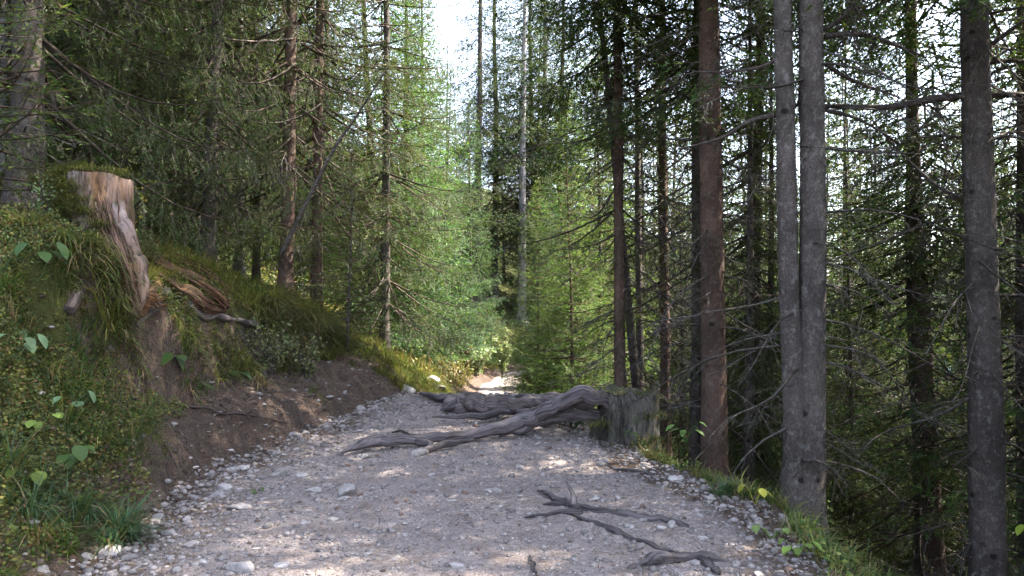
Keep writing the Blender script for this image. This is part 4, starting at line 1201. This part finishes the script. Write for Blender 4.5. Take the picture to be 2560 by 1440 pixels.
for i, (pts, rad) in enumerate([
        ([(2062, 92, 7.2), (2130, 85, 7.2), (2200, 98, 7.3), (2310, 142, 7.4)], [.03, .026, .022, .010]),
        ([(2062, 75, 7.2), (2120, 30, 7.1), (2160, -20, 7.0)], [.024, .02, .016]),
        ([(2065, 162, 7.2), (2130, 200, 7.3), (2250, 245, 7.5)], [.02, .018, .008]),
        ([(2065, 275, 7.2), (2150, 300, 7.3), (2250, 360, 7.5)], [.018, .014, .006]),
        ([(2065, 370, 7.2), (2150, 378, 7.3), (2300, 385, 7.5)], [.018, .014, .006]),
        ([(2060, 800, 7.2), (2130, 815, 7.2), (2230, 855, 7.3), (2360, 930, 7.4)], [.011, .009, .007, .003]),
        ([(2060, 862, 7.2), (2150, 880, 7.2), (2210, 920, 7.2), (2275, 1010, 7.2)], [.011, .009, .007, .003]),
        ([(2060, 905, 7.2), (2120, 920, 7.2), (2230, 980, 7.3), (2330, 1060, 7.4)], [.011, .009, .007, .003]),
        ([(2060, 710, 7.2), (2120, 722, 7.2), (2180, 748, 7.3)], [.011, .008, .003]),
        ([(2060, 1155, 7.2), (2100, 1160, 7.2), (2180, 1190, 7.3), (2260, 1260, 7.4)], [.010, .008, .006, .003]),
        ([(1955, 285, 7.2), (1880, 300, 7.2), (1800, 345, 7.3), (1700, 372, 7.4)], [.022, .02, .014, .006]),
        ([(1960, 140, 7.2), (1890, 170, 7.2), (1790, 180, 7.2), (1730, 178, 7.2)], [.02, .016, .01, .006]),
        ([(2010, 1150, 7.0), (2040, 1152, 6.9), (2060, 1158, 6.9)], [.02, .015, .006])]):
    bough(TT_, "branch", pts, rad, M_BARK if i < 5 or i > 9 else M_TWIG, 430 + i, ntw=8)
for i, (pts, rad) in enumerate([
        ([(1800, 535, 10.2), (1850, 540, 10.1), (1930, 545, 10)], [.015, .01, .004]),
        ([(1808, 690, 10.2), (1860, 700, 10.1), (1900, 740, 10)], [.015, .01, .004]),
        ([(1760, 345, 10.2), (1700, 350, 10.3), (1640, 342, 10.4)], [.02, .014, .006]),
        ([(1750, 520, 10.2), (1710, 530, 10.3), (1660, 500, 10.3)], [.014, .01, .005])]):
    bough(TC, "branch", pts, rad, M_BARK, 460 + i, ntw=10)

# ------------------------------------------------------------------ ground vegetation
G_YEL = np.array([.19, .18, .055]); G_GRN = np.array([.065, .10, .025]); G_DRY = np.array([.20, .15, .08]); G_BLUE = np.array([.06, .105, .055])

def blades(base, length, out, bend, width, col, stiff=.0):
    n = len(base)
    ts = np.array([0, .38, .74, 1.0])
    up = np.array([0, 0, 1.0])
    pts = []
    for t_ in ts:
        h = t_ * (1 - .75 * bend * t_)
        o_ = (.25 * t_ + bend * t_ * t_)
        pts.append(base + up * (length * h)[:, None] + out * (length * o_)[:, None] - up * (length * np.clip(bend - .6, 0, None) * t_ ** 3)[:, None])
    side = unit(np.cross(out, up)) * (width * .5)[:, None]
    P = [pts[0] - side, pts[0] + side, pts[1] - side, pts[1] + side, pts[2] - side * .7, pts[2] + side * .7, pts[3]]
    v = np.stack(P, 1).reshape(-1, 3)
    k = np.arange(n)[:, None] * 7
    t = np.concatenate([k + [0, 1, 3], k + [0, 3, 2], k + [2, 3, 5], k + [2, 5, 4], k + [4, 5, 6]])
    c = np.repeat(col, 7, 0)
    g = Geo(); g.add(v, t, None, c); return g

KEEP = [tuple(p)[:2] for p in path_pts([(400, 690), (440, 700), (480, 725), (520, 745), (560, 775), (400, 740), (440, 745), (490, 775), (360, 800), (390, 780), (425, 740), (460, 760), (500, 790), (545, 800), (600, 812), (630, 820),
                                       (350, 760), (370, 770), (650, 925), (665, 950), (440, 780), (400, 800)])]
def keep_out(x, y, rad):
    ok = np.ones(len(x), bool)
    for a, b in KEEP: ok &= (x - a) ** 2 + (y - b) ** 2 > rad * rad
    return ok

def clumps(cx, cy, per, spread, lmin, lmax, downslope, mix, width=.005, bend=(.2, .95), seed=0):
    k_ = keep_out(cx, cy, .20); cx, cy = cx[k_], cy[k_]
    r = np.random.default_rng(seed)
    n = len(cx) * per
    ci = np.repeat(np.arange(len(cx)), per)
    a = r.uniform(0, 2 * np.pi, n); rad = spread * np.sqrt(r.random(n))
    x = cx[ci] + rad * np.cos(a); y = cy[ci] + rad * np.sin(a)
    z = height(x, y) - .012
    out = np.stack([np.cos(a) + downslope[0], np.sin(a) + downslope[1], np.zeros(n)], -1) + r.normal(0, .35, (n, 3)) * [1, 1, 0]
    out = unit(out)
    cl = r.uniform(lmin, lmax, len(cx))[ci] * r.uniform(.5, 1.2, n)
    m = r.random(len(cx))[ci]; w = r.random(n)
    cols = [G_YEL, G_GRN, G_DRY, G_BLUE]
    pr = np.cumsum(mix) / np.sum(mix)
    pick = np.searchsorted(pr, np.clip(m * .75 + w * .25, 0, .999))
    C = np.array(cols)[pick] * r.uniform(.65, 1.3, n)[:, None]
    return blades(np.stack([x, y, z], -1), cl, out, r.uniform(*bend, n), np.full(n, width) * r.uniform(.6, 1.4, n) * (1 + .05 * y), C)

def left_points(n, y0, y1, u0, u1, seed, noise_t=-.2, pw=1.0):
    r = np.random.default_rng(seed)
    y = y0 + (y1 - y0) * r.random(n) ** pw
    a, _ = edges(y); x = a - r.uniform(u0, u1, n)
    k = fbm(x * 1.1, y * 1.1, octaves=3, seed=seed + 50) > noise_t
    return x[k], y[k]

gg = Geo()
def merge(g2):
    v, t, q, c, l = g2.arrays(); gg.add(v, t, q, c, l)
x, y = left_points(900, 8.2, 17, .95, 2.8, 601, -.5); merge(clumps(x, y, 34, .09, .16, .34, (.7, -.4), (4, 3, 1.6, .3), seed=1))
x, y = left_points(380, 6.6, 9.9, .85, 1.9, 602, -.35); merge(clumps(x, y, 34, .08, .14, .30, (.9, -.4), (3, 4, 1.5, .6), seed=2))
x, y = left_points(520, 3.6, 6.7, .20, 2.6, 603, -.2); merge(clumps(x, y, 36, .08, .12, .28, (.8, -.3), (1.5, 5, 1.5, 3), seed=3))
x, y = left_points(520, 16, 32, .35, 4.5, 604, -.6); merge(clumps(x, y, 24, .16, .18, .5, (.3, 0), (4, 2, 4, .2), width=.009, bend=(.1, .6), seed=4))
x, y = left_points(420, 12.3, 16.5, .05, .9, 605, -.1); merge(clumps(x, y, 26, .08, .10, .24, (.6, -.3), (3, 3, 1.5, .5), seed=5))
x, y = left_points(500, 7, 16, 2.2, 6, 606, -.2); merge(clumps(x, y, 20, .1, .15, .35, (.6, -.3), (2, 4, 1, .5), seed=6))
# right edge
r = np.random.default_rng(66)
y = r.uniform(3.2, 9.5, 330); _, b = edges(y); x = b + .08 + np.abs(r.normal(0, .38, len(y))); k = fbm(x * 1.6, y * 1.6, octaves=2, seed=9) > -.15
merge(clumps(x[k], y[k], 26, .07, .08, .26, (.5, -.1), (3, 3, 2, 1.2), seed=7))
y = r.uniform(9.5, 30, 300); _, b = edges(y); x = b + np.abs(r.normal(0, .9, len(y)))
x = x + .12; merge(clumps(x, y, 18, .12, .08, .22, (.2, 0), (3, 3, 2, .5), seed=8, width=.007))
def hand_clump(px, py, per, spread, l0, l1, mix, sd_, width=.006, down=(.2, -.3), bend=(.3, .95), dup=6):
    q = on_ground(px, py); rr = np.random.default_rng(sd_)
    merge(clumps(q.x + rr.normal(0, spread, dup), q.y + rr.normal(0, spread, dup), per, .05, l0, l1, down, mix, seed=sd_, width=width, bend=bend))
hand_clump(1850, 1235, 60, .10, .12, .2, (.2, 1, .1, 6), 21)
hand_clump(1880, 1215, 60, .10, .12, .2, (.2, 1, .1, 6), 22)
hand_clump(2000, 1300, 26, .12, .25, .5, (4, 2, 1, .5), 23, .010)
hand_clump(2060, 1330, 22, .12, .25, .5, (4, 2, 1, .5), 24, .010)
hand_clump(2120, 1400, 30, .15, .2, .4, (4, 2, 1, .2), 25, .008)
hand_clump(200, 1330, 60, .14, .2, .36, (.4, 2, .6, 5), 26)
hand_clump(260, 1290, 60, .12, .2, .34, (.4, 2, .6, 5), 27)
hand_clump(120, 1340, 50, .14, .2, .36, (.6, 2, .8, 4), 28)
for n_, (hx, hy) in enumerate([(345, 850), (375, 870), (300, 830), (455, 850), (520, 850), (590, 850), (410, 860), (560, 870), (330, 900), (620, 945), (700, 900), (240, 760), (200, 700), (150, 620)]):
    hand_clump(hx, hy, 24, .10, .14, .32, (3, 4, 2, .5), 50 + n_, down=(.8, -.9), bend=(.7, 1.25), dup=5)
hand_clump(280, 800, 50, .10, .25, .42, (4, 2, 1, .2), 29)
hand_clump(770, 800, 60, .14, .25, .40, (5, 2, 1, .2), 30)
hand_clump(960, 860, 60, .16, .2, .32, (6, 1, 1, .2), 31)
hand_clump(700, 790, 60, .14, .25, .42, (3, 3, 2, .2), 32)
x, y = left_points(90, 6.2, 12, .25, 1.1, 611, .15); merge(clumps(x, y, 22, .05, .06, .16, (.8, -.3), (2, 4, 2, 2), seed=11))
r = np.random.default_rng(13); y = r.uniform(6.8, 12.2, 260); a, _ = edges(y)
x = a - np.interp(y, [6.8, 7.1, 8, 9, 10, 11, 12], [.9, .78, .80, 1.02, 1.22, 1.27, 1.1]) - r.normal(.03, .06, 260)
merge(clumps(x, y, 30, .06, .18, .38, (1.1, -.5), (3, 3, 3, 1), seed=12, bend=(.7, 1.2)))
obj("grass", gg.mesh("grass", M_LEAF), kind="stuff", label="tufts of green and straw coloured grass on the banks", category="grass")

def leaflets(x, y, lift, size, cols, seed, up_bias=.8, n_lift=1):
    r = np.random.default_rng(seed); n = len(x)
    z = height(x, y) + lift * r.random(n)
    nrm = unit(r.normal(0, .55, (n, 3)) + [0.15, -.25, up_bias])
    d = unit(np.cross(nrm, r.normal(size=(n, 3)))); s = np.cross(nrm, d)
    L = size * r.uniform(.6, 1.3, n)[:, None]; w = L * .32
    c0 = np.stack([x, y, z], -1)
    v = np.stack([c0, c0 + d * L * .5 - s * w - nrm * L * .06, c0 + d * L, c0 + d * L * .5 + s * w - nrm * L * .06], 1).reshape(-1, 3)
    k = np.arange(n)[:, None] * 4
    t = np.concatenate([k + [0, 1, 2], k + [0, 2, 3]])
    g = Geo(); g.add(v, t, None, np.repeat(cols, 4, 0)); return g
def lcols(n, seed, pal):
    r = np.random.default_rng(seed); P = np.array(pal)
    return P[r.integers(0, len(P), n)] * r.uniform(.6, 1.35, n)[:, None]
PAL_BERRY = [(.055, .085, .022), (.08, .11, .03), (.12, .13, .035), (.05, .07, .03), (.16, .15, .04), (.13, .075, .035)]
gg = Geo()
def patchy(n, y0, y1, u0, u1, seed, thr):
    x, y = left_points(n, y0, y1, u0, u1, seed, thr); return x, y
for n_, y0, y1, u0, u1, sd_, thr, lf, sz in [(16000, 3.3, 6.0, .12, 1.3, 721, -.3, .10, .028), (60000, 3.3, 9.5, .75, 3.4, 711, -3, .05, .03), (85000, 3.3, 7.4, .35, 3.4, 701, -.35, .15, .028), (45000, 6.8, 9.8, .85, 3.6, 702, -.35, .16, .03),
                                            (26000, 8.8, 16, 1.05, 4.5, 703, -.05, .2, .04), (12000, 16, 32, .2, 6, 704, -.2, .5, .08)]:
    x, y = patchy(n_, y0, y1, u0, u1, sd_, thr); k_ = keep_out(x, y, .09); x, y = x[k_], y[k_]
    v_, t_, q_, c_, l_ = leaflets(x, y, lf, sz, lcols(len(x), sd_, PAL_BERRY), sd_).arrays(); gg.add(v_, t_, q_, c_, l_)
r = np.random.default_rng(67); y = r.uniform(3.2, 9, 5000); _, b = edges(y); x = b + .1 + np.abs(r.normal(0, .35, len(y))); k = fbm(x * 1.4, y * 1.4, octaves=2, seed=19) > 0.05
v_, t_, q_, c_, l_ = leaflets(x[k], y[k], .12, .035, lcols(k.sum(), 5, [(.07, .12, .03), (.13, .17, .04), (.20, .21, .06), (.05, .09, .04)]), 5).arrays(); gg.add(v_, t_, q_, c_, l_)
obj("ground_cover", gg.mesh("ground_cover", M_LEAF), kind="stuff", label="low berry shrubs and small leaves covering the left bank", category="ground cover")

# needle and twig litter on the bare soil
def litter(n, seed):
    r = np.random.default_rng(seed)
    y = 3.4 + 9 * r.random(n) ** 1.2; a, b = edges(y); x = a - r.uniform(-.55, 1.6, n)
    o_ = r.random(n) < .22; x = np.where(o_, a + (b - a) * r.random(n), x)
    z = height(x, y) + .004; L = r.uniform(.012, .05, n) * (1 + 1.2 * (r.random(n) > .96)); az = r.uniform(0, 6.28, n)
    d = np.stack([np.cos(az), np.sin(az), r.normal(0, .22, n)], -1); s = np.stack([-np.sin(az), np.cos(az), 0 * az], -1) * .0030
    c = np.stack([x, y, z], -1)
    v = np.stack([c - s, c + s, c + d * L[:, None]], 1).reshape(-1, 3)
    g = Geo(); g.add(v, np.arange(3 * n).reshape(-1, 3), None, np.repeat(lcols(n, seed, [(.22, .13, .07), (.30, .22, .14), (.12, .07, .045), (.34, .29, .22)]), 3, 0)); return g
obj("needle_litter", litter(50000, 9).mesh("needle_litter", M_LEAF), kind="stuff", label="fallen needles and twigs on the brown soil", category="litter")

# ------------------------------------------------------------------ countable leafy plants
def leaf_blade(g, base, d, size, width, col, r, cup=.15, lobes=0):
    """one broad leaf: midrib with two halves, edge points, folded and slightly drooping"""
    d = d / np.linalg.norm(d); s = np.cross(d, [0, 0, 1.0]); s /= np.linalg.norm(s) + 1e-9; up = np.cross(s, d)
    ts = np.linspace(0, 1, 6)
    mid = [base + d * size * t_ + up * (size * (-.35 * t_ * t_)) for t_ in ts]
    w = [width * (math.sin(math.pi * min(1, t_ * .93 + .07)) ** .75) * (1 + (.18 * ((j % 2) * 2 - 1) if lobes else 0)) for j, t_ in enumerate(ts)]
    v, f = [], []
    for m_, w_ in zip(mid, w):
        v += [m_ - s * w_ + up * w_ * cup, m_, m_ + s * w_ + up * w_ * cup]
    for j in range(5):
        a = j * 3; f += [(a, a + 1, a + 4), (a, a + 4, a + 3), (a + 1, a + 2, a + 5), (a + 1, a + 5, a + 4)]
    g.add(np.array(v), np.array(f), None, np.array(col) * r.uniform(.8, 1.2))

def plant(label, px, py, leaves, size, col, seed, stem=.08, spread=.8, wr=.42, name="leafy_plant", depth=None, cat="plant", lobes=0, group=None):
    q = on_ground(px, py) if depth is None else at(px, py, depth)
    t = thing(name, label, cat, q, group); r = np.random.default_rng(seed)
    gs = Geo()
    for i in range(leaves):
        a = i * 2.4 + r.normal(0, .3); h = stem * r.uniform(.5, 1.3)
        o_ = np.array([math.cos(a), math.sin(a), 0]) * spread * h + np.array([0.0, 0, h])
        tube(gs, np.array([[0, 0, -.02], o_ * .5 + [0, 0, h * .15], o_]), [.004, .003, .002], 4, np.array(col) * .8, cap=False)
        d = np.array([math.cos(a), math.sin(a) * .6 - .5, r.uniform(-.9, .05)])
        g = Geo(); leaf_blade(g, o_, d, size * r.uniform(.7, 1.2), size * wr * r.uniform(.8, 1.1), col, r, lobes=lobes)
        obj("leaf", g.mesh("leaf", M_LEAF, True), t)
    obj("stem", gs.mesh("stem", M_LEAF), t)
    return t
BG = (.05, .088, .024); YG = (.16, .22, .045); PG = (.13, .20, .10); YL = (.38, .36, .06)
plant("broad bluish green leaves on the far left bank below the tall stump", 95, 655, 7, .15, BG, 1, .12, 1.0, .34)
plant("large hole-eaten butterbur leaf hanging under the overhang", 430, 925, 5, .15, BG, 2, .10, .7, .45)
plant("small butterbur leaf on the dirt ledge right of the hole-eaten one", 505, 975, 5, .11, BG, 3, .07, .8, .45)
plant("green leaves at the foot of the propping root", 590, 950, 4, .13, BG, 4, .07, .9, .4)
plant("pair of round blue green leaves at the gravel edge bottom left", 308, 1345, 4, .11, PG, 5, .06, .7, .48)
plant("yellow green leaves low at the left edge of the picture", 60, 1215, 6, .09, YG, 6, .09, 1.0, .42)
plant("cluster of yellow green three part leaves on the lower left bank", 95, 1075, 6, .07, YG, 7, .09, 1.0, .45)
plant("broad dark green leaves half hidden in the left bank herbs", 165, 1160, 7, .12, BG, 8, .10, 1.0, .4)
plant("light green nettle like plant on the left bank", 40, 905, 7, .11, PG, 9, .16, .8, .36)
plant("pale green leaves beside the forked twig on the left bank", 175, 1035, 6, .09, PG, 10, .12, .9, .4)
plant("single long drooping leaf on the grassy overhang", 690, 830, 2, .18, PG, 11, .05, .7, .25)
plant("bright green bushy herb at the right edge of the gravel", 1790, 1195, 16, .07, (.07, .16, .035), 12, .13, 1.0, .3)
plant("second bright herb in front of the twin trunk", 1830, 1212, 12, .06, (.09, .18, .04), 13, .12, 1.0, .3)
plant("yellow leaves beside the foot of the twin trunk", 1888, 1262, 3, .08, YL, 14, .13, .6, .5)
plant("yellowish herb left of the twin trunk", 1850, 1180, 6, .08, (.22, .24, .06), 15, .22, .6, .4)
plant("pale green leafy herb among tall grass right of the twin trunk", 2045, 1300, 5, .10, PG, 16, .22, .5, .38)
plant("light leaved creeper on the gravel at the lower right", 1930, 1350, 9, .06, (.20, .27, .09), 17, .08, 1.1, .42)
plant("bright creeper leaves on the lower right corner of the gravel", 1990, 1390, 10, .06, (.18, .26, .06), 18, .08, 1.1, .42)
plant("large yellow green leaf in the bottom right corner", 2590, 1400, 2, .09, (.22, .30, .04), 19, .3, .3, .4, depth=6.5)
plant("small green leaf pair hanging on the front of the grey stump", 1578, 1085, 2, .09, (.10, .20, .05), 20, .03, .6, .35, depth=8.2)
plant("long leaved plant growing beside the grey stump", 1715, 1105, 6, .13, (.09, .17, .05), 21, .22, .7, .3, depth=8.6)
plant("small dark herb in the crook of the root left of the grey stump", 1435, 1075, 14, .06, (.04, .09, .03), 22, .16, .9, .3)
plant("reddish leaved seedling on the gravel edge at the left", 640, 1235, 3, .05, (.10, .14, .05), 23, .05, .8, .4)

def shrub(label, px, py, depth, h, w, nst, nl, size, pal, seed, name="shrub", group=None):
    x, yv = X(px, depth), depth
    z = gz(x, yv); t = thing(name, label, "shrub", (x, yv, z), group); r = np.random.default_rng(seed)
    gs, gl = Geo(), Geo()
    C0, Dv = [], []
    for i in range(nst):
        a = r.uniform(0, 6.28); e = np.array([math.cos(a) * w * r.uniform(.3, 1), math.sin(a) * w * r.uniform(.3, 1), h * r.uniform(.6, 1.1)])
        P = spline([(0, 0, -.05), e * [.3, .3, .55], e], 8); tube(gs, P, np.linspace(.009, .002, 8), 4, TWIG, cap=False)
        for _ in range(nl):
            f = r.uniform(.3, 1); j = int(f * 7); C0.append(P[j] + r.normal(0, .05, 3)); Dv.append(1)
    C0 = np.array(C0); n = len(C0)
    nrm = unit(r.normal(0, .6, (n, 3)) + [0, -.2, .7]); d = unit(np.cross(nrm, r.normal(size=(n, 3)))); s = np.cross(nrm, d)
    L = size * r.uniform(.6, 1.3, n)[:, None]; wd = L * .33
    v = np.stack([C0, C0 + d * L * .5 - s * wd, C0 + d * L, C0 + d * L * .5 + s * wd], 1).reshape(-1, 3)
    k = np.arange(n)[:, None] * 4
    gl.add(v, np.concatenate([k + [0, 1, 2], k + [0, 2, 3]]), None, np.repeat(lcols(n, seed, pal), 4, 0))
    obj("stems", gs.mesh("stems", M_BARK), t); obj("foliage", gl.mesh("foliage", M_LEAF), t, kind="stuff")
    return t
shrub("pale leaved bush above the grassy bank right of the tall stump", 680, 700, 9.8, .7, .45, 16, 45, .045, [(.18, .20, .10), (.12, .15, .06), (.25, .25, .13)], 1)
shrub("second pale leaved bush under the small dark spruce", 770, 745, 10.4, .6, .45, 14, 40, .045, [(.18, .20, .10), (.10, .14, .05), (.22, .22, .10)], 2)
shrub("rust coloured little bush in front of the far cone spruce", 1165, 800, 24, 1.3, .5, 12, 35, .09, [(.14, .07, .03), (.12, .10, .04), (.10, .12, .05)], 3)
shrub("pale yellow willow like bush at the left side of the far bend", 1255, 900, 27, 1.8, .6, 16, 50, .10, [(.20, .25, .11), (.15, .20, .08), (.26, .28, .14)], 4)
shrub("silvery grey green bush on the sunny bank at the bend", 1190, 905, 25, 1.3, .9, 18, 60, .10, [(.22, .27, .16), (.16, .22, .11), (.28, .31, .19)], 5)
shrub("yellow leaved sapling above the tall stump", 330, 400, 11.0, 1.0, .35, 7, 14, .07, [(.35, .33, .06), (.30, .20, .05), (.20, .25, .06)], 6)
shrub("light green bush behind the tall stump at the left", 150, 400, 12, 1.0, .6, 10, 40, .06, [(.20, .28, .07), (.16, .22, .05)], 7)
shrub("small white flecked shrub beside the orange wood of the tall stump", 110, 480, 7.2, .45, .3, 8, 24, .035, [(.16, .22, .12), (.10, .15, .06)], 8)

# boulders at the far end of the bank
def boulder(label, px, py, r_, c, seed, sx=1.0):
    q = on_ground(px, py); v, f = stone_shape(seed, 3, 7); g = Geo(); g.add(v * r_ * np.array([sx, 1, 1.4]), f, None, c)
    o = obj("boulder", g.mesh("boulder", M_STONE), None, (q.x, q.y, q.z + r_ * .1), (0, 0, seed)); o['label'] = label; o['category'] = "rock"
boulder("white pointed rock sticking out of the grassy bank end", 1080, 950, .20, (.55, .53, .50), 11, 1.5)
boulder("dark mossy rock left of the root's cut end", 1100, 978, .20, (.10, .09, .07), 12)
boulder("grey flat rock where the bank meets the path crest", 1020, 976, .14, (.33, .31, .30), 13)
boulder("brown rock partly buried in the bank foot", 1045, 975, .12, (.12, .10, .08), 14)

def rootlets(n, seed):
    r = np.random.default_rng(seed); g = Geo()
    for i in range(n):
        y = r.uniform(6.4, 10.2); a, _ = edges(np.array([y])); u_ = r.uniform(.05, 1.0)
        x = float(a[0]) - u_; L = r.uniform(.08, .4); az = r.uniform(-.9, .9)
        P = [(x, y)]
        for k_ in range(5):
            az += r.normal(0, .5); x += math.cos(az) * L / 5; y += math.sin(az) * L / 5 * 1.3; P.append((x, y))
        P = np.array(P); Z = height(P[:, 0], P[:, 1]) + r.uniform(0, .02, 6)
        tube(g, spline(np.column_stack([P, Z]), 10), np.linspace(r.uniform(.003, .008), .001, 10), 5, np.array([1, .85, .75]) * r.uniform(.7, 1.3), cap=False)
    return g
obj("rootlets", rootlets(170, 3).mesh("rootlets", M_WOOD), kind="stuff", label="fine bare rootlets hanging over the brown soil bank", category="roots")

def clods(n, seed):
    """crumbling soil lumps, bark bits and half buried brown stones on the cut bank"""
    r = np.random.default_rng(seed); g = Geo()
    var = [stone_shape(300 + k_, 1, 3) for k_ in range(6)]
    y = r.uniform(4.2, 12.4, n); a, _ = edges(y); x = a - np.abs(r.normal(.35, .42, n)) + .1
    z = height(x, y)
    for i in range(n):
        v, f = var[i % 6]; rr = min(.006 + r.exponential(.011), .05)
        c = np.array([.105, .078, .062]) * r.uniform(.5, 1.5) if r.random() < .75 else np.array([.30, .27, .25]) * r.uniform(.7, 1.2)
        g.add((v * rr * r.uniform(.7, 1.3, 3)) @ rotz(r.uniform(0, 6.28)).T + [x[i], y[i], z[i]], f, None, c)
    return g
obj("soil_clods", clods(1500, 5).mesh("soil_clods", M_STONE), kind="stuff", label="crumbled soil lumps and small stones on the cut bank", category="soil")

def moss_cap(parent, cx, cy, spots, n, seed):
    r = np.random.default_rng(seed); gl = Geo()
    i = r.integers(0, len(spots), n); S = np.array([list(at(*p)) for p in spots])
    base = S[i] + r.normal(0, 1, (n, 3)) * np.array([.075, .08, .022])
    a = r.uniform(0, 6.28, n); out = np.stack([np.cos(a), np.sin(a), 0 * a], -1)
    C = np.array([[.05, .06, .015], [.09, .10, .025], [.12, .10, .04], [.04, .06, .02]])[r.integers(0, 4, n)] * r.uniform(.6, 1.3, n)[:, None]
    g2 = blades(base - np.array(parent.location), r.uniform(.03, .09, n), out, r.uniform(.4, 1.3, n), np.full(n, .006), C)
    obj("moss", g2.mesh("moss", M_LEAF), parent, kind="stuff")
moss_cap(sl, SL[0], SL[1], [(170, 432, 7.5), (200, 426, 7.45), (240, 428, 7.6), (285, 432, 7.55), (150, 445, 7.5), (140, 470, 7.5), (165, 490, 7.25), (180, 520, 7.2), (130, 510, 7.3), (160, 455, 7.28), (175, 470, 7.24), (185, 500, 7.2), (210, 530, 7.15), (240, 560, 7.1), (150, 540, 7.2), (120, 470, 7.4), (100, 450, 7.6)], 5200, 1)
moss_cap(st, SR[0], SR[1], [(1500, 984, 8.5), (1550, 986, 8.6), (1600, 988, 8.6), (1635, 1000, 8.5), (1470, 985, 8.4), (1630, 1040, 8.3), (1500, 1060, 8.3), (1520, 1120, 8.25), (1600, 1130, 8.25), (1640, 1100, 8.3)], 1500, 2)
